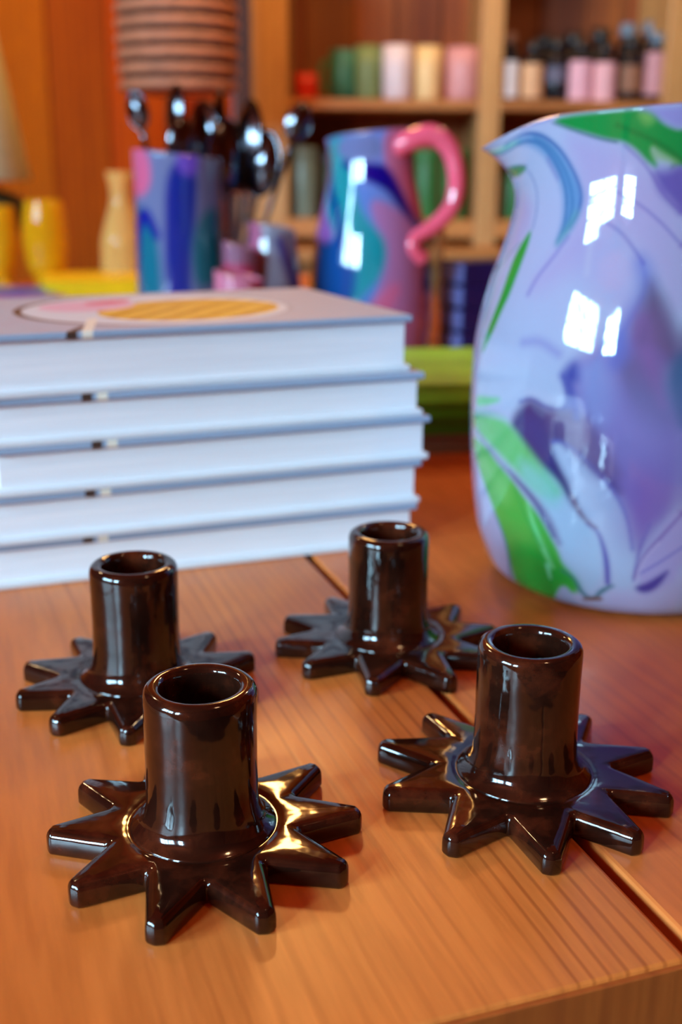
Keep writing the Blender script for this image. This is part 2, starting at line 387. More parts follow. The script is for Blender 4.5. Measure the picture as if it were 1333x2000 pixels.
# ---------------------------------------------------------------- stack of white books
def book_mats():
    # cover: printed lilac paper, art laid out in the book's own coordinates (x 0 at the right edge, y 0 at the front edge)
    q = NT('printed_cover'); tc = q.add('ShaderNodeTexCoord'); sep = q.add('ShaderNodeSeparateXYZ'); q.link(tc.outputs['Object'], sep.inputs[0])
    X, Y = sep.outputs[0], sep.outputs[1]
    def mth(op, a, b=None, c=None):
        n = q.add('ShaderNodeMath', operation=op)
        for i, v in enumerate((a, b, c)):
            if v is None: continue
            if hasattr(v, 'node'): q.link(v, n.inputs[i])
            else: n.inputs[i].default_value = v
        return n.outputs[0]
    nz = q.add('ShaderNodeTexNoise'); nz.inputs['Scale'].default_value = 30; q.link(tc.outputs['Object'], nz.inputs['Vector'])
    wob = mth('MULTIPLY', mth('SUBTRACT', nz.outputs['Fac'], .5), .004)
    def ell(cx, cy, a, b, rot=0):
        dx = mth('SUBTRACT', X, cx * S); dy = mth('SUBTRACT', Y, cy * S)
        c, s = math.cos(rot), math.sin(rot)
        u = mth('ADD', mth('MULTIPLY', dx, c), mth('MULTIPLY', dy, s)); v = mth('SUBTRACT', mth('MULTIPLY', dy, c), mth('MULTIPLY', dx, s))
        u = mth('DIVIDE', u, a * S); v = mth('DIVIDE', v, b * S)
        return mth('ADD', mth('SQRT', mth('ADD', mth('MULTIPLY', u, u), mth('MULTIPLY', v, v))), mth('MULTIPLY', wob, 8))
    def lt(a, b): return mth('LESS_THAN', a, b)
    def gt(a, b): return mth('GREATER_THAN', a, b)
    def mul(a, b): return mth('MULTIPLY', a, b)
    col = None
    def over(fac, c):
        nonlocal col
        m = q.add('ShaderNodeMix', data_type='RGBA')
        if hasattr(fac, 'node'): q.link(fac, m.inputs[0])
        else: m.inputs[0].default_value = fac
        if col is None: m.inputs[6].default_value = srgb(182, 186, 200)
        else: q.link(col, m.inputs[6])
        m.inputs[7].default_value = c; col = m.outputs[2]
    n3 = q.add('ShaderNodeTexNoise'); n3.inputs['Scale'].default_value = 60; q.link(tc.outputs['Object'], n3.inputs['Vector'])
    over(lt(Y, .12 * S), srgb(150, 170, 194)); over(mul(mul(gt(n3.outputs['Fac'], .56), .3), gt(Y, .3 * S)), srgb(184, 170, 186))
    p = ell(-11.1, 7.1, 6.8, 6.3)
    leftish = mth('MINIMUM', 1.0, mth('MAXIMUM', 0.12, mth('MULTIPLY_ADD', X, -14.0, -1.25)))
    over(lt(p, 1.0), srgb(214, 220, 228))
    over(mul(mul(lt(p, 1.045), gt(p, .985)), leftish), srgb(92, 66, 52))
    # pasta
    y = ell(-9.6, 6.2, 5.0, 4.0, .45)
    wv = q.add('ShaderNodeTexWave', bands_direction='X'); wv.inputs['Scale'].default_value = 22; wv.inputs['Distortion'].default_value = 3
    mp = q.add('ShaderNodeMapping'); mp.inputs['Rotation'].default_value = (0, 0, .75); q.link(tc.outputs['Object'], mp.inputs['Vector']); q.link(mp.outputs[0], wv.inputs['Vector'])
    over(lt(y, 1.0), srgb(234, 190, 78)); over(mul(lt(y, 1.0), gt(wv.outputs['Fac'], .6)), srgb(206, 152, 44))
    pk = ell(-14.2, 9.2, 2.6, 2.2, .5); over(lt(pk, 1), srgb(226, 184, 206)); pk = ell(-12.8, 10.6, 1.5, .7, .5); over(lt(pk, 1), srgb(220, 96, 130))
    # two stems running over the front edge
    def stem(x0, x1, y1, wdt, c, bend):
        xc = mth('MULTIPLY_ADD', Y, (x1 - x0) / y1, x0 * S)
        dd = mth('ABSOLUTE', mth('SUBTRACT', X, xc)); over(mul(lt(dd, wdt * S), lt(Y, y1 * S)), c)
    stem(-16.85, -15.9, 1.6, .24, srgb(70, 52, 44), 0); stem(-16.15, -15.0, 4.2, .24, srgb(238, 232, 214), 0)
    q.link(col, q.p.inputs['Base Color']); q.p.inputs['Roughness'].default_value = .45; q.p.inputs['Specular IOR Level'].default_value = .3
    cover = q.m
    # page block: fine horizontal page lines
    q = NT('page_block'); tc = q.add('ShaderNodeTexCoord'); mp = q.add('ShaderNodeMapping'); mp.inputs['Scale'].default_value = (1, 1, 60); q.link(tc.outputs['Object'], mp.inputs['Vector'])
    nz = q.add('ShaderNodeTexNoise'); nz.inputs['Scale'].default_value = 14; nz.inputs['Detail'].default_value = 5; q.link(mp.outputs[0], nz.inputs['Vector'])
    cr = q.add('ShaderNodeValToRGB'); cr.color_ramp.elements[0].position = .3; cr.color_ramp.elements[1].position = .7
    cr.color_ramp.elements[0].color = srgb(236, 238, 242); cr.color_ramp.elements[1].color = srgb(248, 248, 250)
    q.link(nz.outputs['Fac'], cr.inputs['Fac']); q.link(cr.outputs['Color'], q.p.inputs['Base Color']); q.p.inputs['Roughness'].default_value = .75; q.p.inputs['Specular IOR Level'].default_value = .2
    return cover, q.m
M_cover, M_pages = book_mats()
M_board = basic('white_board', srgb(226, 232, 236), .4, .02, 30)
stack = [  # right cover corner px, top z, bottom z, angle, label
    ((817, 983), 2.2, 0.0, 20.6, 'white-edged hardback book at the bottom of the front stack, on the table'),
    ((826, 898), 4.5, 2.2, 21.5, 'white-edged hardback book second from the bottom of the front stack'),
    ((843, 812), 6.77, 4.5, 21.8, 'white-edged hardback book in the middle of the front stack, sticking out farthest'),
    ((832, 727), 8.99, 6.77, 22.2, 'white-edged hardback book directly under the top book of the front stack'),
    ((808, 615), 11.8, 8.99, 24.1, 'white-edged hardback book topping the front stack, cover with a plate of yellow pasta'),
]
BW, BD = 21.5, 14.2
for (px, zt, zb, ag, lab) in stack:
    c = on_plane(px[0], px[1], zt)
    r = tag(empty('book', (c.x, c.y, zb), math.radians(ag)), lab, 'book', 'white books in the front stack')
    th = zt - zb; ct = .34; oh = .30
    mb = MB()
    mb.box(-BW, 0, 0, BD, th - ct, th, .09)
    mb.box(-BW, -.05, .04, BD, .004, ct, .09, mi=1)
    mb.box(-BW, 0, BD - .25, BD + .05, .02, th - .02, .1)       # spine at the far side
    mb.build('cover', [M_cover, M_board], r)
    V = []; 
    pb = MB(); n = 10
    for k in range(n):                                         # slightly uneven page block, as signatures
        z0 = ct + (th - 2 * ct) * k / n; z1 = ct + (th - 2 * ct) * (k + 1) / n
        pb.box(-BW + oh, -oh - random.uniform(0, .02), oh + random.uniform(0, .018), BD - .25, z0, z1, .012)
    pb.build('page_block', M_pages, r)

# ---------------------------------------------------------------- swirled glass
def seg_dist(P, a, b):
    a = np.array(a, float); b = np.array(b, float); d = b - a; L = d @ d + 1e-12
    t = np.clip(((P - a) @ d) / L, 0, 1); q = a + t[:, None] * d
    return np.linalg.norm(P - q, axis=1), t
def chaikin(P, closed, it=2):
    P = np.array(P, float)
    for _ in range(it):
        A, B = (P, np.roll(P, -1, 0)) if closed else (P[:-1], P[1:])
        Q = np.empty((2 * len(A), P.shape[1])); Q[0::2] = A * .75 + B * .25; Q[1::2] = A * .25 + B * .75
        if not closed: Q = np.vstack([P[:1], Q[1:-1], P[-1:]])
        P = Q
    return P
def paint(uv, base, strokes):
    """strokes in surface coordinates (arc length, height), centimetres. poly: filled outline; line: width may vary"""
    C = np.array(base, float)
    if C.ndim == 1: C = np.tile(C, (len(uv), 1))
    C = C.copy()
    for s in strokes:
        kind, pts, col, fe = s[:4]; pts = chaikin(pts, kind == 'poly')
        lo = pts[:, :2].min(0) - 2.5 - fe; hi = pts[:, :2].max(0) + 2.5 + fe
        m = np.where(((uv > lo) & (uv < hi)).all(1))[0]
        if not len(m): continue
        P = uv[m]
        if kind == 'poly':
            n = len(pts); dist = np.full(len(P), 1e9); inside = np.zeros(len(P), bool)
            for i in range(n):
                a = pts[i]; b = pts[(i + 1) % n]; d, _ = seg_dist(P, a, b); dist = np.minimum(dist, d)
                c = ((a[1] > P[:, 1]) != (b[1] > P[:, 1]))
                xx = (b[0] - a[0]) * (P[:, 1] - a[1]) / ((b[1] - a[1]) + 1e-12) + a[0]; inside ^= c & (P[:, 0] < xx)
            sd = np.where(inside, dist, -dist)
        else:
            sd = np.full(len(P), -1e9)
            for i in range(len(pts) - 1):
                d, t = seg_dist(P, pts[i][:2], pts[i + 1][:2]); wd_ = pts[i][2] * (1 - t) + pts[i + 1][2] * t
                sd = np.maximum(sd, wd_ - d)
        al = np.clip(sd / fe * .5 + .5, 0, 1); al = al * al * (3 - 2 * al)
        if len(s) > 4: al = al * s[4]
        C[m] = C[m] * (1 - al[:, None]) + np.array(col[:3]) * al[:, None]
    return np.column_stack([C, np.ones(len(C))])
#STROKES_BEGIN
VASE_STROKES = [["poly",[[-7.43,20.28],[-5.84,18.03],[-5.9,16.61],[-6.96,15.05],[-7.63,13.73],[-5.5,14.7],[-4.24,16.8],[-2.45,15.41],[-1.59,14.46],[-0.6,13.18],[-0.86,18.47],[-1.99,18.59],[-3.78,19.78],[-6.1,20.41]],[0.413,0.352,0.761],0.9,0.8],["poly",[[-13.0,18.09],[-9.29,17.54],[-8.89,16.25],[-10.74,14.64],[-13.0,16.8]],[0.402,0.352,0.745],0.45,0.7],["poly",[[-5.97,16.13],[-4.24,16.67],[-2.59,15.41],[-2.39,14.16],[-2.85,12.94],[-3.71,13.91],[-5.5,14.7]],[0.376,0.352,0.776],0.75,0.6],["poly",[[-2.32,18.84],[-1.66,18.78],[-0.73,19.09],[-0.53,16.98],[-1.46,17.66],[-1.99,18.03]],[0.138,0.107,0.491],0.38],["line",[[-3.78,19.78,0.022],[-2.59,18.97,0.03],[-1.66,17.78,0.037],[-0.73,17.16,0.037]],[0.156,0.107,0.515],0.12],["line",[[-4.51,18.16,0.015],[-2.85,17.54,0.022],[-1.59,16.74,0.029],[-0.66,15.89,0.029]],[0.162,0.127,0.552],0.13],["line",[[-4.38,16.8,0.022],[-3.52,16.43,0.022],[-2.79,15.76,0.029],[-2.32,15.23,0.044]],[0.138,0.127,0.552],0.13],["line",[[-7.63,13.73,0.038],[-7.36,14.46,0.03],[-6.83,15.17,0.03],[-6.17,16.13,0.015]],[0.188,0.138,0.617],0.2],["line",[[-7.3,11.78,0.053],[-6.37,11.96,0.059],[-5.44,11.53,0.066]],[0.223,0.223,0.68],0.4],["line",[[-4.71,16.43,0.022],[-4.91,15.7,0.03],[-4.78,14.76,0.022]],[0.491,0.503,0.839],0.3],["poly",[[-2.59,15.47],[-1.99,14.82],[-2.12,13.79],[-2.59,12.82],[-2.79,11.59],[-3.65,11.53],[-3.32,12.45],[-2.79,13.12],[-2.32,13.91],[-2.25,14.58]],[0.065,0.122,0.672],0.75],["poly",[[-1.99,14.76],[-1.46,14.05],[-0.93,13.0],[-0.53,12.21],[-0.27,11.22],[-2.65,11.09],[-2.65,12.21],[-2.45,12.94],[-2.19,13.67]],[0.117,0.102,0.305],0.52],["poly",[[-1.79,14.1],[-1.19,13.0],[-0.8,11.84],[-1.92,11.84],[-2.06,13.0]],[0.107,0.098,0.181],0.75,0.8],["line",[[-2.25,13.12,0.051],[-2.39,12.33,0.072],[-2.45,11.4,0.086]],[0.188,0.08,0.392],0.4,0.7],["poly",[[-5.04,10.41],[-4.64,11.4],[-3.45,11.96],[-1.46,11.9],[-0.8,9.97],[-0.2,8.72],[-0.07,7.15],[-0.27,5.2],[-1.13,4.39],[-1.59,3.15],[-1.92,4.76],[-2.59,5.89],[-3.45,6.84],[-4.05,7.47],[-4.97,7.97],[-4.31,9.16]],[0.195,0.162,0.552],0.6],["poly",[[-3.18,11.84],[-1.46,11.9],[-0.86,10.03],[-0.53,8.9],[-1.72,8.84],[-2.45,9.53],[-2.85,10.34]],[0.127,0.122,0.342],0.68],["line",[[-1.92,11.9,0.094],[-1.53,10.97,0.094],[-1.13,9.84,0.072]],[0.262,0.138,0.434],0.4,0.7],["poly",[[-1.19,11.22],[-0.46,12.08],[-0.13,10.28],[-0.2,8.59],[-0.8,9.72]],[0.04,0.127,0.314],0.38],["line",[[-3.38,11.28,0.217],[-2.85,9.91,0.289],[-2.32,8.65,0.218]],[0.216,0.202,0.617],0.5,0.7],["poly",[[-4.78,10.97],[-4.38,11.28],[-3.45,11.78],[-3.12,10.97],[-2.85,9.78],[-3.12,8.59],[-3.85,8.65],[-4.18,9.34],[-4.38,10.34]],[0.231,0.287,0.73],0.52],["poly",[[-5.17,10.84],[-4.58,11.4],[-4.38,10.59],[-4.71,10.34],[-4.51,9.72],[-4.64,9.28],[-4.97,9.22],[-4.91,9.97]],[0.045,0.076,0.445],0.33],["poly",[[-11.08,10.03],[-7.3,10.97],[-5.17,10.72],[-4.91,10.03],[-4.84,9.34],[-5.7,9.28],[-6.37,9.66],[-6.96,9.47],[-7.49,8.59],[-9.02,8.84],[-10.55,8.9]],[0.392,0.479,0.839],0.3],["line",[[-5.04,10.59,0.051],[-4.78,9.78,0.051],[-4.97,9.22,0.051],[-5.7,9.22,0.059],[-6.5,9.53,0.067],[-7.1,9.28,0.053]],[0.054,0.076,0.434],0.18],["poly",[[-6.83,9.34],[-7.56,8.53],[-7.56,7.9],[-6.23,6.78],[-5.37,6.26],[-4.78,5.64],[-4.31,4.95],[-3.85,4.64],[-4.24,5.57],[-4.51,6.26],[-5.11,7.21],[-5.37,7.84],[-4.97,7.97],[-4.18,7.4],[-3.38,6.78],[-2.59,5.89],[-2.32,6.14],[-3.38,8.15],[-3.85,8.65],[-4.31,9.16],[-4.91,9.09],[-5.64,9.09],[-6.37,9.47]],[0.048,0.034,0.202],0.33],["poly",[[-5.7,9.22],[-4.91,9.16],[-4.18,9.16],[-3.65,8.59],[-3.12,7.84],[-2.32,6.78],[-2.98,6.71],[-3.91,7.34],[-4.51,7.84],[-4.97,8.03],[-5.37,7.9]],[0.117,0.084,0.287],0.45],["poly",[[-6.9,8.9],[-5.97,8.84],[-5.24,7.84],[-5.24,6.65],[-5.9,7.15],[-7.03,7.9]],[0.045,0.045,0.262],0.6,0.8],["line",[[-6.37,9.16,0.037],[-5.9,8.9,0.052]],[0.156,0.223,0.456],0.2,0.5],["poly",[[-5.37,7.78],[-4.91,7.78],[-4.24,7.09],[-3.12,6.39],[-2.39,5.64],[-1.92,4.33],[-1.59,2.35],[-1.92,1.5],[-2.45,1.56],[-2.65,3.02],[-2.98,4.14],[-3.65,4.7],[-4.24,5.57],[-4.51,6.32],[-5.11,7.15]],[0.381,0.491,0.871],0.24],["poly",[[-6.76,6.32],[-5.9,6.53],[-5.17,6.2],[-4.78,5.64],[-4.24,4.95],[-3.58,4.45],[-3.12,3.89],[-2.98,2.9],[-3.05,1.8],[-3.65,0.98],[-4.11,1.5],[-4.84,2.16],[-4.97,3.89],[-5.5,4.58],[-6.43,5.32],[-6.96,5.7]],[0.352,0.503,0.871],0.24],["line",[[-5.37,7.84,0.045],[-4.97,7.97,0.037],[-4.18,7.53,0.029],[-3.38,6.84,0.029],[-2.65,6.07,0.029],[-2.06,4.95,0.03],[-1.79,3.58,0.023]],[0.065,0.076,0.515],0.16],["line",[[-3.71,4.51,0.03],[-3.25,4.26,0.052],[-2.98,3.58,0.083],[-2.79,2.78,0.129],[-2.72,1.86,0.115]],[0.084,0.084,0.468],0.12],["line",[[-4.38,5.64,0.067],[-4.18,5.14,0.075],[-3.71,4.58,0.06],[-3.32,4.39,0.037]],[0.188,0.127,0.262],0.14],["poly",[[-2.79,1.5],[-1.39,1.56],[0.46,2.84],[0.86,0.87],[-0.93,0.15],[-3.05,0.15]],[0.413,0.413,0.807],0.45],["poly",[[-3.65,9.59],[-2.06,10.28],[-0.46,9.66],[-0.27,7.21],[-1.53,6.71],[-2.85,7.53]],[0.238,0.223,0.672],1.95,0.75],["poly",[[-2.39,6.78],[-1.19,7.21],[-0.66,6.07],[-1.39,4.39],[-1.99,4.08]],[0.209,0.098,0.491],1.5,0.7],["poly",[[-2.45,13.43],[-1.66,13.43],[-1.13,11.78],[-1.39,10.72],[-2.12,11.09]],[0.231,0.122,0.434],0.9,0.7],["poly",[[-4.58,9.16],[-3.58,8.59],[-2.85,7.28],[-3.25,6.59],[-3.91,7.28],[-4.78,8.09]],[0.175,0.127,0.352],0.75,0.8],["poly",[[-3.52,11.9],[-2.85,12.57],[-2.59,12.02],[-2.72,11.4],[-3.12,11.09]],[0.117,0.175,0.687],0.52,0.9],["line",[[-5.11,10.66,0.095],[-4.58,9.91,0.08],[-4.38,9.03,0.044]],[0.065,0.084,0.479],0.3],["poly",[[-1.59,2.53],[-1.19,3.77],[0.07,5.95],[0.53,2.53],[-0.6,1.62],[-1.19,1.32]],[0.371,0.342,0.776],0.3],["line",[[-1.59,2.1,0.046],[-1.59,2.84,0.045],[-1.46,3.77,0.038],[-1.19,4.76,0.022]],[0.138,0.112,0.515],0.1],["line",[[-1.59,2.28,0.053],[-1.33,3.27,0.045],[-0.66,4.26,0.052],[0.13,5.39,0.03]],[0.162,0.089,0.434],0.14],["line",[[-1.39,2.47,0.03],[-0.8,2.9,0.038],[0.33,3.83,0.023]],[0.156,0.138,0.617],0.1],["line",[[-1.53,1.92,0.023],[-1.46,2.59,0.03],[-1.19,3.33,0.023],[-0.73,3.95,0.023]],[0.491,0.468,0.871],0.1],["poly",[[-1.59,1.8],[-1.06,2.04],[-0.6,2.41],[-0.13,2.78],[-0.33,2.16],[-0.73,1.62],[-1.26,1.5]],[0.061,0.051,0.371],0.17],["poly",[[-11.34,8.03],[-8.29,8.47],[-7.43,8.09],[-6.5,7.34],[-5.5,6.39],[-4.84,5.7],[-5.17,5.45],[-6.04,5.51],[-6.76,5.95],[-7.76,6.45],[-9.22,7.03],[-11.34,7.28]],[0.117,0.491,0.188],0.3],["poly",[[-7.03,6.9],[-5.5,6.39],[-4.84,5.64],[-5.17,4.95],[-6.23,5.39],[-6.96,5.82]],[0.223,0.552,0.672],0.52,0.85],["line",[[-11.01,8.09,0.057],[-9.09,8.34,0.055],[-7.89,8.34,0.038]],[0.305,0.515,0.68],0.2],["poly",[[-10.74,8.9],[-9.22,9.09],[-8.36,9.22],[-8.49,9.03],[-9.48,8.65],[-10.74,8.34]],[0.117,0.515,0.262],0.17],["line",[[-10.68,7.34,0.081],[-8.62,6.53,0.102],[-7.3,5.82,0.131],[-6.23,5.2,0.168],[-5.44,4.33,0.19],[-4.97,3.4,0.114]],[0.195,0.202,0.445],0.2],["line",[[-7.63,6.14,0.031],[-6.76,5.57,0.061],[-5.84,4.7,0.076],[-5.24,3.64,0.053]],[0.076,0.089,0.332],0.2],["poly",[[-11.61,6.9],[-9.55,6.84],[-8.49,6.26],[-7.49,5.76],[-6.7,5.08],[-5.97,4.51],[-5.44,3.71],[-4.97,2.96],[-4.78,2.35],[-4.24,1.92],[-4.05,1.21],[-4.44,0.98],[-4.91,1.38],[-5.64,0.2],[-6.7,0.2],[-7.89,0.23],[-8.75,0.3],[-7.96,2.04],[-8.42,3.33],[-9.48,4.7],[-10.74,5.95]],[0.065,0.413,0.072],0.17],["poly",[[-7.69,2.72],[-6.9,2.9],[-5.5,2.78],[-4.78,2.28],[-4.18,1.8],[-4.05,1.21],[-4.91,1.38],[-5.57,0.18],[-7.56,0.23],[-8.75,0.3]],[0.002,0.352,0.048],0.45],["poly",[[-10.68,6.53],[-8.62,6.07],[-7.49,5.39],[-7.83,4.33],[-8.95,5.01],[-10.48,5.76]],[0.138,0.515,0.138],0.52,0.8],["line",[[-6.57,4.89,0.038],[-6.23,3.89,0.115],[-5.77,2.96,0.116],[-5.31,2.16,0.054]],[0.188,0.672,0.352],0.16],["line",[[-7.23,5.26,0.054],[-6.63,4.08,0.062],[-5.9,3.02,0.054]],[0.032,0.376,0.08],0.2],["line",[[-5.57,2.16,0.093],[-5.5,1.56,0.039]],[0.188,0.716,0.515],0.14],["poly",[[-5.64,0.2],[-5.31,0.7],[-4.84,1.38],[-4.51,1.09],[-4.24,0.3],[-3.98,0.18],[-4.84,0.18]],[0.342,0.434,0.823],0.14],["line",[[-4.84,2.1,0.031],[-4.24,1.86,0.054],[-3.91,1.09,0.116],[-3.38,0.87,0.062],[-2.98,1.44,0.115],[-2.52,1.74,0.061]],[0.008,0.138,0.216],0.14],["line",[[-3.85,0.81,0.078],[-3.05,0.98,0.101]],[0.188,0.072,0.054],0.12],["poly",[[-12.53,5.57],[-10.74,5.7],[-9.55,4.33],[-8.36,2.9],[-8.03,1.44],[-8.22,0.26],[-8.82,0.3],[-10.01,0.42],[-10.21,1.92],[-11.54,3.33],[-12.53,4.89]],[0.413,0.423,0.823],0.3],["poly",[[-11.94,2.78],[-10.35,1.8],[-9.75,0.38],[-9.29,0.3],[-10.41,0.46],[-11.87,1.27]],[0.061,0.098,0.156],0.45],["line",[[-8.95,3.83,0.016],[-8.22,2.96,0.04],[-7.96,1.86,0.056],[-8.62,0.26,0.057]],[0.007,0.156,0.352],0.2],["line",[[-12.07,9.84,0.057],[-11.81,8.59,0.066],[-11.87,7.09,0.058]],[0.156,0.434,0.352],0.2],["poly",[[-8.82,16.37],[-8.75,15.82],[-8.82,14.7],[-8.89,13.73],[-9.29,12.76],[-9.68,11.78],[-10.48,10.66],[-10.41,11.4],[-10.01,12.45],[-9.68,13.61],[-9.68,14.4],[-9.68,15.17],[-9.35,15.82]],[0.008,0.305,0.054],0.12],["line",[[-8.89,15.76,0.023],[-9.22,14.82,0.039],[-9.42,13.99,0.016]],[0.061,0.352,0.032],0.1],["line",[[-10.41,19.09,0.016],[-9.55,18.47,0.023],[-9.02,17.85,0.023],[-8.75,17.1,0.031],[-8.75,16.37,0.031]],[0.117,0.175,0.515],0.1],["line",[[-9.62,15.7,0.016],[-10.41,15.17,0.024],[-11.01,14.64,0.032],[-12.87,14.16,0.033]],[0.08,0.262,0.352],0.12],["line",[[-11.27,14.4,0.201],[-10.88,13.12,0.239],[-10.94,11.53,0.2],[-11.08,10.72,0.161]],[0.305,0.392,0.604],0.35,0.8],["line",[[-10.21,14.22,0.055],[-10.35,13.0,0.079],[-10.68,11.59,0.056]],[0.392,0.352,0.644],0.2],["poly",[[-13.07,19.28],[-11.67,19.41],[-10.68,19.28],[-10.21,19.09],[-10.55,18.84],[-11.54,18.65],[-13.0,18.84]],[0.004,0.254,0.15],0.14],["line",[[-12.27,19.34,0.02],[-11.01,19.28,0.024],[-10.21,19.16,0.02]],[0.021,0.102,0.352],0.08],["line",[[-13.07,20.72,0.148],[-12.0,20.47,0.138],[-11.21,20.53,0.12],[-10.41,20.53,0.095]],[0.089,0.468,0.515],0.2],["line",[[-12.47,20.78,0.065],[-11.54,20.6,0.048]],[0.515,0.73,0.807],0.12],["poly",[[-10.48,20.78],[-9.82,20.78],[-8.75,20.41],[-7.43,19.72],[-6.43,18.78],[-5.77,17.97],[-5.64,17.47],[-5.84,16.74],[-6.5,15.89],[-6.83,15.76],[-6.7,16.61],[-6.83,17.41],[-7.16,18.16],[-7.96,18.97],[-9.02,19.72],[-10.01,20.22],[-10.68,20.41]],[0.089,0.262,0.658],0.3,0.9],["line",[[-13.07,20.72,0.033],[-12.34,20.28,0.033],[-11.21,20.28,0.032],[-10.48,20.41,0.04],[-9.75,20.34,0.047],[-8.89,20.03,0.047],[-7.89,19.28,0.046],[-7.1,18.47,0.046],[-6.7,17.72,0.045],[-6.57,17.04,0.045],[-6.57,16.55,0.038],[-6.76,15.89,0.023]],[0.003,0.117,0.392],0.1],["line",[[-11.21,20.72,0.024],[-10.35,20.85,0.039],[-9.82,20.78,0.063],[-8.89,20.47,0.07],[-7.56,19.78,0.061],[-6.63,18.97,0.053],[-5.97,18.16,0.053],[-5.77,17.66,0.052],[-5.84,17.04,0.045],[-6.17,16.49,0.03]],[0.002,0.089,0.413],0.1],["line",[[-9.48,20.47,0.031],[-8.42,19.97,0.039],[-7.3,19.09,0.038],[-6.63,18.28,0.038],[-6.3,17.6,0.045],[-6.23,17.04,0.045],[-6.43,16.31,0.03]],[0.013,0.15,0.434],0.1],["line",[[-5.97,17.04,0.097],[-6.23,16.49,0.127],[-6.7,15.89,0.075]],[0.117,0.352,0.434],0.3,0.7],["line",[[-8.42,19.34,0.046],[-7.49,18.47,0.031]],[0.188,0.188,0.578],0.2],["poly",[[-8.16,21.01],[-7.49,21.18],[-3.91,21.18],[-2.52,21.18],[-1.86,20.47],[-0.66,20.16],[-0.53,18.91],[-1.33,19.09],[-2.06,19.41],[-2.52,19.72],[-1.99,18.84],[-2.52,19.03],[-3.12,19.53],[-3.78,19.91],[-4.71,20.03],[-5.9,20.34],[-7.23,20.66]],[0.003,0.27,0.068],0.17],["poly",[[-3.25,21.06],[-2.59,21.01],[-2.39,20.66],[-2.85,20.53]],[0.156,0.434,0.127],0.3],["poly",[[-2.52,19.78],[-1.86,19.41],[-0.86,19.03],[-1.79,19.09],[-2.32,19.22]],[0.246,0.434,0.188],0.24,0.8],["line",[[-8.16,20.96,0.023],[-6.76,20.53,0.03],[-5.17,20.09,0.037],[-4.18,19.91,0.03]],[0.007,0.102,0.188],0.1],["line",[[-4.24,20.6,0.03],[-2.79,20.09,0.037],[-1.79,19.66,0.052],[-0.53,18.91,0.059]],[0.004,0.156,0.04],0.2],["poly",[[-3.38,21.18],[-0.8,21.18],[-0.53,20.41],[-1.79,20.47],[-2.65,21.1]],[0.305,0.287,0.761],0.24],["line",[[-10.08,21.18,0.079],[-9.09,21.18,0.093],[-8.36,21.18,0.077]],[0.188,0.127,0.515],0.2,0.6]]
#STROKES_END
EDGE = [(0.5, 0.9), (2.5, 0.38), (4.5, 0.1), (6.5, -0.13), (8.5, -0.33), (10.5, -0.49), (12.5, -0.61), (14.5, -0.7), (16.5, -0.78), (18.5, -0.94), (20.5, -1.15)]
def carry_round(q):        # the swirls carry on round the side turned away, as their mirror image
    pts = [[2 * float(np.interp(p[1], [e[0] for e in EDGE], [e[1] for e in EDGE])) - p[0] + .05] + list(p[1:]) for p in q[1]]
    return [q[0], pts] + list(q[2:])

def interp_prof(prof, z):
    P = np.array(prof); return np.interp(z, P[:, 1], P[:, 0])
def smooth_prof(prof, n):
    P = np.array(prof, float); d = np.r_[0, np.cumsum(np.linalg.norm(np.diff(P, axis=0), axis=1))]; t = np.linspace(0, d[-1], n * 4)
    X = np.stack([np.interp(t, d, P[:, 0]), np.interp(t, d, P[:, 1])], 1)
    k = int(len(X) * .02) + 1; Y = np.vstack([np.repeat(X[:1], k, 0), X, np.repeat(X[-1:], k, 0)])
    Y = np.stack([np.convolve(Y[:, i], np.ones(2 * k + 1) / (2 * k + 1), 'valid') for i in (0, 1)], 1)
    return Y[np.linspace(0, len(Y) - 1, n).astype(int)]
VASE_PROF = [(5.5, 0.0), (6.1, .08), (6.62, .4), (6.98, 1.0), (7.36, 2.2), (7.65, 4.1), (7.85, 6.3), (7.93, 8.4), (7.9, 10.2), (7.78, 11.5), (7.55, 12.7), (7.22, 14.0), (6.62, 15.7), (6.3, 17.0), (6.12, 18.2), (6.05, 19.4), (6.05, 21.3)]
def jug(nt, nz, prof, spout_a, sp_len, sp_drop, sp_w):
    """outer skin of a blown jug: grid nt x nz, spout pulled out towards angle spout_a"""
    pr = smooth_prof(prof, nz); th = np.linspace(0, 2 * np.pi, nt, endpoint=False)
    zt = pr[-1, 1]
    V = []; UV = []
    for j in range(nz):
        r, z = pr[j]
        da = np.angle(np.exp(1j * (th - spout_a)))
        g = np.exp(-(da / sp_w) ** 2); k = np.clip((z - zt * .80) / (zt * .20), 0, 1) ** 1.7
        rr = r + sp_len * g * k
        zz = z - sp_drop * g * k - .42 * k * np.cos(da)
        V.append(np.stack([rr * np.cos(th), rr * np.sin(th), zz], 1)); UV.append(np.stack([th, np.full(nt, z)], 1))
    return np.vstack(V), np.vstack(UV), pr

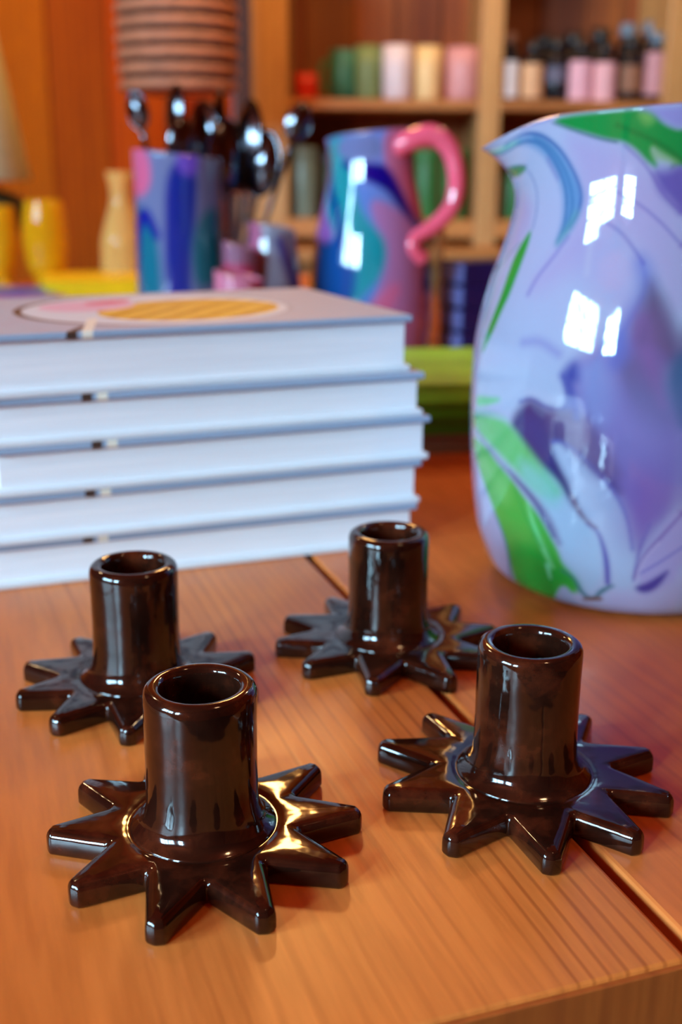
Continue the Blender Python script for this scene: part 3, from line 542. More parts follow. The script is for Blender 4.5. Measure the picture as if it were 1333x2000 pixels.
M_swirl = painted('swirled_glass', .05, 0.0, .6)
M_swirl2 = painted('swirled_glass_clearer', .08, .1, .5)
def wrapa(a): return (a + np.pi) % (2 * np.pi) - np.pi
def glass_jug(name, root, nt, nz, prof, sp, U, base, strokes, mat, wall=.35, urad=7.6, uoff=np.pi / 2):
    V, UV, pr = jug(nt, nz, prof, *sp)
    uv = np.stack([wrapa(UV[:, 0] + uoff) * urad, UV[:, 1]], 1)
    if callable(base): base = base(uv)
    col = paint(uv, base, strokes)
    n = len(V)
    rim = V[-nt:]; r = np.linalg.norm(rim[:, :2], axis=1, keepdims=True); dirs = rim[:, :2] / r
    rings = [V]; cols = [col]; 
    def ring(P, c): rings.append(P); cols.append(c)
    ring(np.column_stack([dirs * (r - wall * .5), rim[:, 2] + wall * .35]), col[-nt:])
    j = nz - 1
    for jj in list(range(nz - 1, 2, -8)):
        P = V[jj * nt:(jj + 1) * nt]; rr = np.linalg.norm(P[:, :2], axis=1, keepdims=True)
        ring(np.column_stack([P[:, :2] / rr * np.maximum(rr - wall, .3), np.maximum(P[:, 2], wall * 1.4)]), col[jj * nt:(jj + 1) * nt])
    VV = np.vstack(rings); CC = np.vstack(cols); nr = len(VV) // nt
    Fc = []
    for i in range(nr - 1):
        a = i * nt
        for k in range(nt):
            k2 = (k + 1) % nt; Fc.append((a + k, a + k2, a + nt + k2, a + nt + k))
    Fc.append(tuple(reversed(range(nt)))); Fc.append(tuple(range((nr - 1) * nt, nr * nt)))
    return mesh(name, VV, Fc, mat, root, attrs={'swirl': CC})
def lerp_noise(uv, c0, c1, f1, f2, ph=0.0):
    t = .5 + .5 * np.sin(uv[:, 0] * f1 + 1.3 * np.sin(uv[:, 1] * f2 + ph) + ph) * np.cos(uv[:, 1] * f2 * .8 - ph)
    return np.array(c0[:3]) * (1 - t[:, None]) + np.array(c1[:3]) * t[:, None]
def curve_handle(name, P, R, colr, mat, root, flat=1.0):
    V, Fc = tube(P, R, 20, 10, flat)
    return mesh(name, V, Fc, mat, root)

def tint(c): return (c[0] * .72, c[1] * .64, c[2] * .50)
# big lilac vase / pitcher, right foreground
r = tag(empty('pitcher', (13.97, 52.92, 0)), 'large lilac glass pitcher with green and blue swirls, cropped by the right edge', 'pitcher')
glass_jug('pitcher_body', r, 560, 400, VASE_PROF, (math.radians(171), 1.85, 1.15, .36), None,
          lambda uv: lerp_noise(uv, tint(srgb(172, 178, 234)), tint(srgb(164, 186, 238)), .35, .5), [(q[0], q[1], tint(q[2])) + tuple(q[3:]) for q in [carry_round(k) for k in VASE_STROKES] + VASE_STROKES], M_swirl)
M_lilac = basic('lilac_glass', srgb(150, 132, 170), .08, .1, 20, Coat_Weight=.6)
a = math.radians(-9)
hp = [(6.0, 19.2), (7.6, 20.6), (9.8, 20.4), (11.2, 18.2), (11.3, 15.4), (9.8, 12.6), (7.6, 11.0)]
curve_handle('handle', [(p * math.cos(a), p * math.sin(a), z) for p, z in hp], [1.3, .95, .85, .8, .8, .85, .9], None, M_lilac, r)

# blue, teal and pink pitcher behind the books
Lc = lambda *c: tuple(k * v for k, v in zip((.75, .75, .62), srgb(*c)[:3]))
PC = on_plane(722, 712, 0); PY = PC.y + 5.0; PX = PC.x * PY / PC.y
PROF2 = [(4.6, 0), (5.4, .3), (5.9, 1.5), (6.15, 3.5), (6.2, 6.5), (6.0, 9.5), (5.5, 12.5), (4.9, 15), (4.35, 17.5), (4.15, 19.5), (4.2, 21.9)]
cen = -math.pi / 2 + math.atan2(-PX, PY) * -1 * -1
r = tag(empty('pitcher', (PX, PY, 0)), 'blue and teal swirled glass pitcher with a pink handle, behind the white book stack', 'pitcher')
def W2(px, py):   # pixel -> surface coordinates on that pitcher (cylinder of its profile)
    P = at(px, py, PY - 3); z = P.z; rr = float(interp_prof(PROF2, z)); x = max(-.98, min(.98, (P.x - PX * (PY - 3) / PY) / rr)); return (math.asin(x) * 6.0, z)
def S2(kind, pts, c, fe, w=None, al=1.0):
    q = [W2(*p) for p in pts]
    if w is not None: q = [(a_, b_, w_) for (a_, b_), w_ in zip(q, w if isinstance(w, (list, tuple)) else [w] * len(q))]
    return (kind, q, Lc(*c), fe, al)
st2 = [
 S2('poly', [(625, 262), (680, 262), (690, 330), (700, 400), (730, 440), (760, 470), (750, 530), (710, 570), (690, 600), (655, 590), (650, 500), (640, 420), (625, 340)], (10, 150, 178), .5),
 S2('poly', [(590, 470), (640, 460), (690, 470), (700, 520), (690, 590), (660, 600), (600, 580)], (14, 80, 170), .6),
 S2('line', [(632, 310), (648, 370), (662, 420), (668, 470)], (10, 20, 150), .35, .45),
 S2('poly', [(600, 400), (625, 390), (650, 440), (655, 470), (600, 480)], (150, 90, 190), .5),
 S2('line', [(672, 318), (720, 335), (765, 350), (795, 400), (805, 435)], (4, 8, 146), .35, [.3, .9, 1.2, 1.1, .5]),
 S2('poly', [(722, 385), (770, 400), (815, 450), (835, 560), (840, 700), (715, 700), (720, 600), (755, 520), (757, 470), (730, 430)], (186, 122, 190), .5),
 S2('line', [(770, 560), (740, 600), (715, 640)], (222, 110, 168), .6, [.6, 1, 1.1]),
 S2('poly', [(750, 255), (800, 255), (800, 330), (830, 420), (820, 440), (790, 380), (770, 340), (750, 320)], (214, 120, 176), .4),
 S2('poly', [(660, 262), (745, 262), (745, 320), (660, 310)], (120, 130, 196), .5),
 S2('poly', [(826, 520), (845, 515), (835, 575), (822, 570)], (10, 60, 180), .3),
]
glass_jug('pitcher_body', r, 220, 160, PROF2, (math.radians(165), .5, .2, .4), None, lambda uv: lerp_noise(uv, srgb(20, 110, 176), srgb(120, 130, 196), .4, .4), st2, M_swirl, urad=6.0,
          uoff=math.pi / 2 - math.atan2(PX, PY) * -1)
M_pink = basic('pink_glass', srgb(236, 92, 118), .1, .12, 25, Coat_Weight=.6)
def HP(px, py, d): P = at(px, py, PY - d); return (P.x - PX, -d, P.z)
curve_handle('handle', [HP(x, y, d) for x, y, d in ((768, 300, 2.0), (790, 280, 3.2), (842, 264, 3.2), (878, 290, 3.2), (892, 345, 3.2), (884, 400, 3.3), (850, 440, 3.5), (815, 462, 3.9), (806, 484, 4.1), (826, 506, 3.6))], [1.1, 1.0, 1.05, .95, .85, .85, .8, .7, .75, .8], None, M_pink, r)

# striped vase with spoons
def simple_glass(name, label, cat, px0, px1, ptop, Y, prof, base, strokes, mat, group=None, wall=.25, partname='glass_body', n=120, m=70, spout=(0, 0, 0, .3)):
    """prof is given for radius 1 and height 1; pixel edges px0..px1, top pixel row ptop, standing on the table at distance Y"""
    c = on_plane((px0 + px1) / 2, 700); t = Y / c.y; X = at((px0 + px1) / 2, 560, Y).x
    Rr = (at(px1, 560, Y).x - at(px0, 560, Y).x) / 2; H = at(px0, ptop, Y).z
    root = tag(empty(name, (X, Y, 0)), label, cat, group)
    pf = [(a * Rr, b * H) for a, b in prof]
    glass_jug(partname, root, n, m, pf, spout, None, base, strokes(Rr, H) if callable(strokes) else strokes, mat, wall=wall, urad=Rr)
    return root, X, Rr, H
cyl = [(.86, 0), (.95, .02), (1, .06), (1, .5), (.98, .8), (1.0, 1)]
def st3(R, H):
    f = lambda u, z: (u * R, z * H)
    return [('poly', [f(-1.6, .05), f(-.35, .05), f(-.3, .5), f(-.5, .72), f(-1.0, .76), f(-1.5, .7)], Lc(10, 120, 160), .5),
            ('line', [f(-1.2, .3) + (.5,), f(-1.1, .62) + (.7,), f(-.75, .74) + (.7,), f(-.4, .62) + (.4,)], Lc(4, 30, 170), .4),
            ('poly', [f(-1.5, .8), f(-.5, .8), f(-.5, 1.02), f(-1.5, 1.02)], Lc(232, 110, 168), .4),
            ('poly', [f(-.22, 0), f(.3, 0), f(.34, .5), (.5 * R, .7 * H), f(.6, .96), f(-.15, .96), f(-.2, .5)], Lc(6, 46, 165), .4),
            ('poly', [f(.35, .35), f(1.6, .3), f(1.5, .75), f(.5, .74)], Lc(14, 122, 150), .6),
            ('poly', [f(.4, 0), f(1.6, 0), f(1.6, .3), f(.9, .42), f(.4, .3)], Lc(140, 130, 200), .6),
            ('poly', [f(.15, .9), f(.6, .9), f(.6, 1.02), f(.1, 1.02)], Lc(120, 80, 220), .4)]
vr, vx, vR, vH = simple_glass('vase', 'tall striped glass vase in pink, navy and teal holding spoons, left of the pink-handled pitcher', 'vase', 270, 440, 298, 116, cyl, Lc(120, 130, 190), st3, M_swirl2)

M_steel = basic('dark_polished_steel', srgb(92, 92, 98), .14, .1, 30, Metallic=1.0)
def spoon(base, tip, width, label, roll=0.0, wood_=False):
    base = Vector(base); tip = Vector(tip); ax = (tip - base); L = ax.length; ax.normalize()
    root = tag(empty('serving_spoon', base), label, 'spoon', 'spoons standing in the glass vase and jar')
    side = ax.cross(Vector((0, 1, 0))).normalized(); nrm = side.cross(ax).normalized()
    side, nrm = side * math.cos(roll) + nrm * math.sin(roll), nrm * math.cos(roll) - side * math.sin(roll)
    bl = width * 1.5
    V, Fc = tube([(0, 0, 0), tuple(ax * (L - bl * 1.4) * .5), tuple(ax * (L - bl * 1.6))], [.3, .22, .3], 10, 5)
    h = mesh('spoon_handle', V, Fc, M_steel, root)
    c = ax * (L - bl * .85); V = []; Fc = []; n, m = 20, 8
    for sgn, off in ((1, 0.0), (-1, .12)):
        for i in range(m + 1):
            rr = i / m
            for k in range(n):
                a_ = 2 * math.pi * k / n
                u = math.cos(a_) * rr * (bl * (1.0 if math.cos(a_) > 0 else 1.1)); v = math.sin(a_) * rr * width * (1 - .12 * math.cos(a_))
                dpt = -width * .45 * (1 - rr * rr)
                V.append(tuple(c + ax * u + side * v + nrm * (dpt - off)))
    N1 = (m + 1) * n
    for s_ in (0, N1):
        for i in range(m):
            for k in range(n):
                k2 = (k + 1) % n; q = (s_ + i * n + k, s_ + i * n + k2, s_ + (i + 1) * n + k2, s_ + (i + 1) * n + k); Fc.append(q if s_ else q[::-1])
    for k in range(n): k2 = (k + 1) % n; Fc.append((m * n + k, m * n + k2, N1 + m * n + k2, N1 + m * n + k))
    mesh('spoon_bowl', V, Fc, M_steel, root)
SY = 116
def sp_at(px, py, dy=0): return at(px, py, SY + dy)
vb = Vector((vx, SY, .8)); JX = at(452, 560, 120).x
jb = Vector((JX, 120, .8))
for bs, (tx, ty), w_, rl, lb in (
    (vb + Vector((.8, 0, 0)), (262, 182), 1.15, .3, 'dark steel spoon leaning farthest to the left out of the striped vase'),
    (vb + Vector((-1.2, .8, 0)), (345, 170), 1.7, .9, 'dark steel spoon standing almost upright in the striped vase, behind the others'),
    (vb + Vector((.2, -1.0, 0)), (352, 232), 1.5, -.5, 'short dark steel spoon in the striped vase with a bright glint'),
    (jb + Vector((.8, 0, 0)), (396, 205), 2.3, .6, 'dark steel spoon leaning left out of the clear jar'),
    (jb + Vector((.2, .9, 0)), (432, 178), 2.3, 1.3, 'tallest dark steel spoon in the clear jar'),
    (jb + Vector((.2, -.9, 0)), (440, 240), 2.5, -.7, 'dark steel spoon in the middle of the clear jar with two white glints'),
    (jb + Vector((-.4, .5, 0)), (492, 205), 2.6, .9, 'broad dark steel spoon leaning slightly right out of the clear jar'),
    (jb + Vector((-.8, .2, 0)), (594, 205), 1.3, -.2, 'slim steel spoon leaning farthest right out of the clear jar'),
    (jb + Vector((-.6, -.5, 0)), (524, 262), 2.1, .4, 'short dark steel spoon leaning right out of the clear jar')):
    spoon(bs, at(tx, ty, bs.y), w_, lb, rl)
M_clear = glass('clear_glass', (.86, .9, .95, 1), .03, .95)
def clear_thing(name, label, cat, px0, px1, ptop, Y, prof, mat, group=None, wall=.3, part='glass_body'):
    X = at((px0 + px1) / 2, 560, Y).x; Rr = (at(px1, 560, Y).x - at(px0, 560, Y).x) / 2; H = at(px0, ptop, Y).z
    root = tag(empty(name, (X, Y, 0)), label, cat, group)
    pf = [(a * Rr, b * H) for a, b in prof]
    pf = [tuple(p) for p in smooth_prof(pf, 40)]
    inner = [(max(p[0] - wall, .15), max(p[1], wall * 1.5)) for p in reversed(pf) if p[1] > wall]
    V, Fc = lathe(pf + [(pf[-1][0] - wall * .5, pf[-1][1] + wall * .3)] + inner, 48, True, True)
    mesh(part, V, Fc, mat, root); return root
clear_thing('jar', 'clear glass jar of dark spoons beside the striped vase', 'jar', 402, 500, 372, 120, [(.8, 0), (.95, .03), (1, .15), (.98, .7), (.85, .85), (.92, 1)], M_clear)
clear_thing('drinking_glass', 'tall clear drinking glass half hidden behind the pink-handled pitcher', 'glass', 800, 868, 448, 124, [(.78, 0), (.85, .03), (.9, .5), (1, 1)], M_clear)
# small swirled tumbler and pink bowl
def st4(R, H):
    return [('poly', [(-1.6 * R, .5 * H), (-.4 * R, .45 * H), (-.3 * R, 1.1 * H), (-1.6 * R, 1.1 * H)], Lc(196, 110, 160), .5),
            ('poly', [(-1.0 * R, 0), (1.6 * R, 0), (1.5 * R, .35 * H), (.2 * R, .5 * H), (-.9 * R, .4 * H)], Lc(14, 96, 150), .6),
            ('line', [(.4 * R, .9 * H, .6), (1.0 * R, .6 * H, .8), (1.4 * R, .3 * H, .5)], Lc(70, 60, 140), .5)]
tum = [(.6, 0), (.8, .03), (.98, .25), (1, .5), (.9, .8), (.8, .93), (.84, 1)]
simple_glass('tumbler', 'round swirled pink and teal glass tumbler beside the pink-handled pitcher', 'glass', 478, 588, 440, 112, tum, Lc(150, 150, 186), st4, M_swirl2)
simple_glass('bowl', 'small pink glass bowl peeping over the book stack in front of the clear jar', 'bowl', 418, 516, 536, 100, [(.45, 0), (.6, .04), (.85, .4), (.97, .8), (1, 1)], Lc(222, 130, 176),
             lambda R, H: [('poly', [(.5 * R, 0), (1.6 * R, 0), (1.6 * R, 1.1 * H), (.6 * R, 1.1 * H)], Lc(196, 60, 120), .4)], M_swirl2)
simple_glass('tumbler', 'small mauve glass tumbler with a dark pink rim behind the pink bowl', 'glass', 436, 500, 478, 108, cyl, Lc(160, 110, 150), lambda R, H: [('line', [(-3 * R, H * .8, .7), (3 * R, H * .8, .7)], Lc(196, 70, 120), .4)], M_swirl2)

# amber glasses at the left
M_amber = glass('amber_glass', srgb(255, 200, 30), .06, .6); M_amber2 = glass('pale_amber_glass', srgb(255, 214, 130), .05, .6)
gob = [(.75, 0), (.8, .03), (.55, .08), (.5, .14), (.85, .3), (1, .55), (.95, .8), (.82, 1)]
clear_thing('goblet', 'amber glass goblet at the left edge of the photo', 'glass', -28, 42, 402, 180, gob, M_amber, 'amber glasses at the back left')
clear_thing('goblet', 'amber glass goblet nearer the pale amber carafe, with bright glints', 'glass', 52, 138, 390, 172, gob, M_amber, 'amber glasses at the back left')
clear_thing('carafe', 'pale amber glass carafe with a narrow neck left of the striped vase', 'carafe', 200, 288, 334, 176, [(.8, 0), (.95, .04), (1, .2), (.95, .45), (.7, .62), (.48, .75), (.45, .85), (.62, 1)], M_amber2)
M_yel = basic('yellow_cover', srgb(236, 200, 10), .45, .05); M_blue = basic('blue_cover', srgb(40, 90, 200), .4, .08); M_lil2 = basic('purple_cover', srgb(160, 110, 200), .4, .1)
M_paper = basic('paper_edge', srgb(225, 215, 195), .8, .06, 120)
def flat_book(label, P, w, d, z0, h_, ang, mc, mp=M_paper, group=None, name='book', cat='book'):
    root = tag(empty(name, (P.x, P.y, z0), ang), label, cat, group)
    ct = min(.2, h_ * .2)
    MB().box(-w / 2, w / 2, -d / 2, d / 2, h_ - ct, h_, .06).box(-w / 2, w / 2, -d / 2, d / 2, 0, ct, .06).box(-w / 2, w / 2, d / 2 - .2, d / 2, .02, h_ - .02, .05).build('cover', mc, root)
    MB().box(-w / 2 + .2, w / 2 - .2, -d / 2 + .2, d / 2 - .2, ct, h_ - ct, .01).build('page_block', mp, root)
    return root
P = at(200, 560, 168); flat_book('bright yellow book lying flat left of the striped vase', P, 17, 15, 0, 3.4, .3, M_yel, M_yel)
P = at(5, 575, 160); flat_book('blue book lying flat at the left, just behind the white book stack', P, 15, 12, 0, 1.9, .1, M_blue, M_blue)
P2 = at(8, 590, 144); flat_book('purple book lying flat in front of the blue book, behind the white book stack', P2, 14, 12, 0, 2.4, .1, M_lil2, M_lil2)

# lime green books behind the stack, between it and the lilac pitcher
GP = on_plane(868, 886); ga = math.radians(8)
M_lime = basic('lime_cover', srgb(140, 218, 58), .4, .22, 22); M_green = basic('green_cover', srgb(72, 150, 8), .4, .15, 22); M_green2 = basic('deep_green_cover', srgb(50, 118, 8), .4, .15, 22); M_grey = basic('grey_brown_cover', srgb(120, 98, 76), .5, .1, 22)
z = 0
GC = Vector((GP.x + .4, GP.y + 8.2, 0))
for h_, mc, lb in ((1.3, M_grey, 'grey-brown book at the bottom of the lime green pile'), (1.15, M_green2, 'dark green book second from the bottom of the lime green pile'),
                   (1.05, M_green, 'green book directly under the top of the lime green pile'), (1.3, M_lime, 'lime green book topping the pile between the white books and lilac pitcher')):
    flat_book(lb, Vector((GC.x + random.uniform(-.15, .15), GC.y, 0)), 14, 16, z, h_, ga, mc, mc, 'books of the lime green pile'); z += h_

# four navy boxes behind
M_navy = basic('navy_card', srgb(14, 24, 92), .4, .1, 30); M_navyl = basic('pale_blue_label', srgb(130, 140, 210), .35, .12, 30)
BP = on_plane(903, 694); z = 0
for k, lb in enumerate(('bottom of its pile', 'second from the bottom', 'second from the top', 'top of its pile')):
    root = tag(empty('box', (BP.x, BP.y, z), math.radians(32)), 'navy box with a pale blue end, ' + lb + ', near the pink handle', 'box', 'navy boxes behind the lime green books')
    # near vertical corner at the origin, end face looking left, long side looking right
    MB().box(0.02, 11, 0, 4.2, 0, 2.32, .12).build('box_body', M_navy, root)
    MB().box(-.03, .02, .25, 3.95, .22, 2.1, .02).build('end_label', M_navyl, root)
    z += 2.38

# ---------------------------------------------------------------- shelf unit
YF, YB = 236, 262
def xs(px, py=200, Y=YF): return at(px, py, Y).x
def zs(py, Y=YF): return at(667, py, Y).z
x0, x1 = xs(492, 150), xs(562, 150); m0, m1 = xs(938, 150), xs(982, 150); e0, e1 = xs(1300, 150), xs(1352, 150)
zr1t, zr1b = zs(193), zs(213); zr2t, zr2b = zs(428), zs(464)
sh = tag(empty('shelf_unit', ((x0 + e1) / 2, YF, FZ)), 'pine shelf unit with square compartments against the back wall', 'shelf')
def sp_(mb, name, mat, **k): return mb.build(name, mat, sh, loc=(-(x0 + e1) / 2, -YF, -FZ), **k)
TOPZ = 118
for a_, b_ in ((x0, x1), (m0, m1), (e0, e1)): sp_(MB().box(a_, b_, YF, YB, zr2b - 8, TOPZ, .3), 'upright', M_shelf)
for a_, b_ in ((x1, m0), (m1, e0)):
    for zt, zb in ((zr1t, zr1b), (zr2t, zr2b), (zr1t + 44, zr1b + 44), (TOPZ, TOPZ - 3)):
        sp_(MB().box(a_ - .05, b_ + .05, YF + .3, YB, zb, zt, .2), 'shelf_board', M_shelfh)
mb = MB(); x = x0 + .5
while x < e1 - .5:
    x2 = min(x + 9.5 * random.uniform(.9, 1.1), e1 - .5); mb.box(x + .1, x2 - .1, YB, YB + 1.5, zr2b - 8, TOPZ - 1, .15, (random.random(), random.random(), random.random())); x = x2
sp_(mb, 'back_panel', M_back, board=True)
YL = 226
sp_(MB().box(x0 - 1, e1, YL, YB, zs(516, YL), zs(486, YL), .3).box(x0 - 1, e1, YL + 4, YB, FZ + 0, zs(516, YL), .1), 'base_cabinet', M_shelfh)

def pot(name, label, cat, px0, px1, ptop, pbase_z, Y, prof, mat, group=None, part='cup_body', extra=None):
    X = (xs(px0, 150, Y) + xs(px1, 150, Y)) / 2; Rr = (xs(px1, 150, Y) - xs(px0, 150, Y)) / 2; H = at(667, ptop, Y).z - pbase_z
    root = tag(empty(name, (X, Y, pbase_z)), label, cat, group)
    pf = [(a * Rr, b * H) for a, b in prof]
    inner = [(max(p[0] - .35, .2), max(p[1], .5)) for p in reversed(pf) if p[1] > .4]
    V, Fc = lathe(pf + inner, 40, True, True); mesh(part, V, Fc, mat, root)
    return root, X, Rr, H
cup = [(.82, 0), (.9, .03), (.96, .12), (1, .6), (1, 1)]
rnd = [(.5, 0), (.7, .04), (.92, .25), (1, .5), (.95, .75), (.85, .92), (.88, 1)]
CY = YF + 8
M_red = basic('red_glaze', srgb(200, 40, 10), .4, .1); M_teal = basic('teal_glaze', srgb(58, 122, 92), .45, .12); M_olive = basic('sage_glaze', srgb(116, 140, 88), .45, .12)
M_cream = basic('cream_glaze', srgb(226, 196, 138), .45, .06); M_off = basic('off_white_glaze', srgb(222, 212, 220), .4, .05); M_rose = basic('rose_glaze', srgb(206, 146, 146), .45, .06)
def mug_handle(root, Rr, H, mat, ang):
    V, Fc = tube([(Rr * .93, 0, H * .78), (Rr * 1.35, 0, H * .75), (Rr * 1.5, 0, H * .5), (Rr * 1.3, 0, H * .25), (Rr * .93, 0, H * .22)], [.5] * 5, 10, 5)
    o_ = mesh('handle', V, Fc, mat, root, rotz=ang)
rt_, *q = pot('cup', 'small red cup at the left end of the upper shelf', 'cup', 577, 622, 145, zr1t, CY - 3, cup, M_red)
rt_, X_, R_, H_ = pot('mug', 'rounded dark teal mug on the upper shelf beside the small red cup', 'mug', 640, 712, 98, zr1t, CY + 5, rnd, M_teal, 'mugs on the upper shelf'); mug_handle(rt_, R_ * .92, H_, M_teal, math.pi)
rt_, X_, R_, H_ = pot('mug', 'sage green mug on the upper shelf next to the off-white one', 'mug', 694, 748, 90, zr1t, CY - 3, cup, M_olive, 'mugs on the upper shelf')
rt_, X_, R_, H_ = pot('mug', 'off-white mug between the sage green and the cream one', 'mug', 747, 806, 88, zr1t, CY - 4, cup, M_off, 'mugs on the upper shelf'); mug_handle(rt_, R_, H_, M_off, 1.2)
rt_, X_, R_, H_ = pot('mug', 'cream mug on the upper shelf between the off-white and the pink one', 'mug', 808, 864, 90, zr1t, CY - 2, cup, M_cream, 'mugs on the upper shelf'); mug_handle(rt_, R_, H_, M_cream, 1.8)
rt_, X_, R_, H_ = pot('mug', 'pink mug at the right end of the row of mugs', 'mug', 872, 938, 92, zr1t, CY - 4, cup, M_rose, 'mugs on the upper shelf'); mug_handle(rt_, R_, H_, M_rose, 1.4)

M_dark = basic('dark_bottle_glass', srgb(16, 20, 26), .15, .2, 30); M_cap = basic('black_cap', srgb(18, 20, 24), .3, .1)
M_capb = basic('blue_grey_cap', srgb(96, 122, 146), .25, .1); M_capbr = basic('brown_cap', srgb(128, 84, 58), .4, .1)
def bottle(px0, px1, ptop, Y, lab, label, mcap=None, zl=(.12, .68), h=None, neck=.52, wide=True):
    X = (xs(px0, 150, Y) + xs(px1, 150, Y)) / 2; Rr = (xs(px1, 150, Y) - xs(px0, 150, Y)) / 2; H = at(667, ptop, Y).z - zr1t
    root = tag(empty('bottle', (X, Y, zr1t)), label, 'bottle', 'bottles on the upper right shelf')
    pf = [(.8, 0), (.97, .015), (1, .04), (1, .68), (.9, .74), (neck, .79), (neck, .86)]
    V, Fc = lathe([(a * Rr, b * H) for a, b in pf], 32, True, True); mesh('bottle_body', V, Fc, M_dark, root)
    V, Fc = lathe([(neck * 1.25 * Rr, .84 * H), (neck * 1.3 * Rr, .86 * H), (neck * 1.3 * Rr, .99 * H), (neck * 1.1 * Rr, H)], 24, True, True); mesh('cap', V, Fc, mcap or M_cap, root)
    if lab:
        ml = basic('bottle_label', srgb(*lab), .6, .08, 40); V = []; Fc = []; n = 28
        for i in range(n + 1):
            a_ = -math.pi / 2 + (i / n - .5) * 3.6
            for rr, z_ in ((1.015, zl[0]), (1.015, zl[1])): V.append((math.cos(a_) * Rr * rr, math.sin(a_) * Rr * rr, z_ * H))
        Fc = [(2 * i, 2 * i + 2, 2 * i + 3, 2 * i + 1) for i in range(n)]
        mesh('bottle_label', V, Fc, ml, root)
bottle(972, 1014, 62, CY - 4, (232, 230, 232), 'dark bottle with a white label at the left end of the upper right shelf', M_capbr, (.05, .58))
bottle(1020, 1062, 78, CY - 4, (214, 170, 128), 'dark bottle with a tan label, right of the white-labelled one', None, (.05, .62))
bottle(1066, 1108, 72, CY - 3, (92, 92, 116), 'dark teal bottle with a small grey label in the front row', None, (.3, .55))
bottle(1112, 1156, 76, CY - 4, (222, 172, 190), 'dark bottle with a pink label, left one of the pink pair', None, (.02, .66))
bottle(1160, 1204, 80, CY - 5, (224, 172, 182), 'dark bottle with a pink label, right one of the pink pair', None, (.0, .66))
bottle(1206, 1256, 66, CY - 3, (140, 96, 70), 'dark bottle with a brown label right of the pink pair', M_cap, (.15, .55))
bottle(1260, 1298, 60, CY - 4, (190, 140, 150), 'dark bottle with a rosy grey label nearest the right upright', M_capb, (.1, .72))
for (a_, b_, t_, mc, lb) in ((1040, 1084, 66, M_cap, 'black bottle in the back row behind the grey-labelled one'), (1096, 1140, 60, M_cap, 'black bottle in the back row behind the pink pair'),
                         (1146, 1192, 52, M_cap, 'tall black bottle in the back row, left of the blue-capped ones'), (1202, 1240, 42, M_capb, 'tall bottle with a blue-grey cap in the back row'),
                         (1246, 1292, 38, M_capb, 'tallest bottle, grey cap, in the back row by the right upright')):
    bottle(a_, b_, t_, CY + 7, None, lb, mc, neck=.62)

M_tin = basic('grey_green_tin', srgb(112, 128, 112), .4, .25, 12); M_gl = basic('green_label', srgb(52, 120, 62), .45, .2, 14); M_jarb = basic('grey_jar', srgb(150, 146, 150), .4, .25, 16)
def canister(px0, px1, ptop, Y, mat, label, lidm, group):
    X = (xs(px0, 350, Y) + xs(px1, 350, Y)) / 2; Rr = (xs(px1, 350, Y) - xs(px0, 350, Y)) / 2; H = at(667, ptop, Y).z - zr2t
    root = tag(empty('canister', (X, Y, zr2t)), label, 'canister', group)
    V, Fc = lathe([(Rr * .94, 0), (Rr, .3), (Rr, H * .84), (Rr * .96, H * .86)], 36, True, True); mesh('canister_body', V, Fc, mat, root)
    V, Fc = lathe([(Rr * .99, H * .86), (Rr * 1.02, H * .87), (Rr * 1.02, H * .98), (Rr * .97, H)], 36, True, True); mesh('lid', V, Fc, lidm, root)
canister(566, 622, 288, CY - 2, M_tin, 'grey-green canister on the lower shelf, left of the pink-handled pitcher', M_tin, 'canisters on the lower shelf')
canister(632, 690, 300, CY + 2, M_tin, 'grey-green canister on the lower shelf behind the neck of the pink-handled pitcher', M_jarb, 'canisters on the lower shelf')
canister(808, 858, 292, CY - 2, M_gl, 'green canister seen through the pink pitcher handle', M_gl, 'canisters on the lower shelf')
canister(862, 914, 290, CY - 1, M_gl, 'green canister right of the pink pitcher handle', M_gl, 'canisters on the lower shelf')
canister(952, 985, 340, CY - 3, M_jarb, 'small grey canister on the lower shelf beside the lilac pitcher spout', M_jarb, 'canisters on the lower shelf')
canister(986, 1020, 334, CY - 3, M_gl, 'small dark green canister behind the lilac pitcher neck', M_gl, 'canisters on the lower shelf')

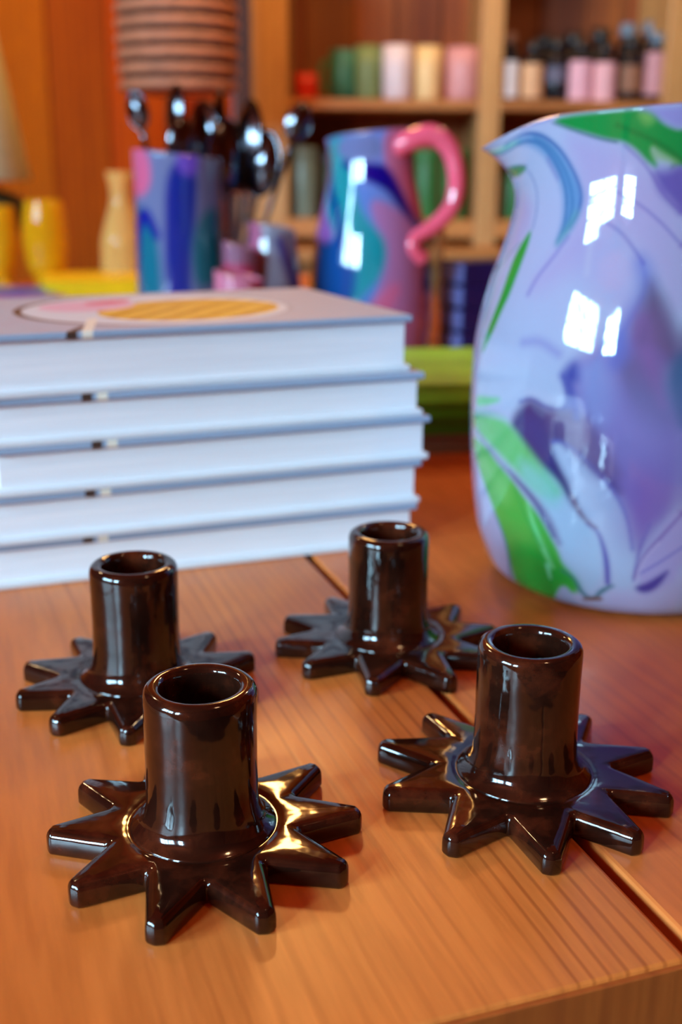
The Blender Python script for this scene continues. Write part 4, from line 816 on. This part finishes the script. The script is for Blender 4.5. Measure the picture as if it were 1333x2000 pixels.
# ---------------------------------------------------------------- ribbed hanging shade, upper left
HY = 205
X = (at(236, 90, HY).x + at(458, 90, HY).x) / 2; Rr = (at(458, 90, HY).x - at(236, 90, HY).x) / 2; zb = at(345, 184, HY).z
M_groove_shade = basic('rattan_groove_shade', srgb(70, 34, 20), .7, .2, 60); M_rattan = basic('rattan', srgb(184, 120, 88), .6, .2, 60)  # the dark tone paints shade into the grooves between coils
root = tag(empty('hanging_basket', (X, HY, zb)), 'brown coiled rattan basket hanging against the plank wall, upper left', 'basket')
prof = [(Rr * .86, 0)]
n = 13; hh = 2.35
for i in range(n):
    for k in range(6):
        a_ = math.pi * (k / 5); prof.append((Rr * (.93 + .02 * min(i, 2)) + math.sin(a_) * 1.1, i * hh + hh * k / 5 * .98 + .1))
inner = [(Rr * .9, n * hh), (Rr * .88, 1), (.3, 1)]
V, Fc = lathe(prof + inner, 64, True, True)
mi = [1 if (i_ // 64) < len(prof) - 1 and (i_ // 64) % 6 in (0, 5, 1) and i_ // 64 > 0 else 0 for i_ in range(len(Fc))]
mesh('coiled_side', V, Fc, [M_rattan, M_groove_shade], root, matidx=mi)
V, Fc = tube([(-Rr * .9, 0, n * hh - .5), (0, 0, n * hh + 26), (0, 0, CZ - zb - .2)], [.3, .3, .3], 8, 4); mesh('hanging_cord', V, Fc, M_rattan, root)
V, Fc = tube([(Rr * .9, 0, n * hh - .5), (0, 0, n * hh + 26)], [.3, .3], 8, 2); mesh('hanging_cord', V, Fc, M_rattan, root)

# ---------------------------------------------------------------- beige lampshade at the left edge
LY = 190
e_b = at(56, 352, LY); lx = at(-58, 352, LY).x
M_linen = basic('beige_linen', srgb(172, 170, 138), .85, .08, 90); M_dkg = basic('dark_green_ceramic', srgb(40, 44, 24), .35, .15, 20)
root = tag(empty('table_lamp', (lx, LY, 0)), 'table lamp with beige tapered shade and dark green base at the left edge', 'lamp')
rb = e_b.x - lx; rtp = rb * .52; H = 27
zb = e_b.z
V, Fc = lathe([(rb, zb), (rb + .1, zb + .2), (rb * .5, zb + H), (rb * .5 - .3, zb + H), (rb - .4, zb)], 64, False, False)
n = 64; Fc += [(4 * n + k, 4 * n + (k + 1) % n, (k + 1) % n, k) for k in range(n)]
mesh('lamp_shade', V, Fc, M_linen, root)
pf = [(5, 0), (5.2, .6), (4.6, 1.2), (5.6, 4), (7.0, 8), (8.2, zb - 4.5), (8.0, zb - 2.6), (3.5, zb - 1.2), (1.2, zb - .5), (1.0, zb + H * .8)]
V, Fc = lathe([tuple(p) for p in smooth_prof(pf, 60)], 48, True, True); mesh('lamp_base', V, Fc, M_dkg, root)
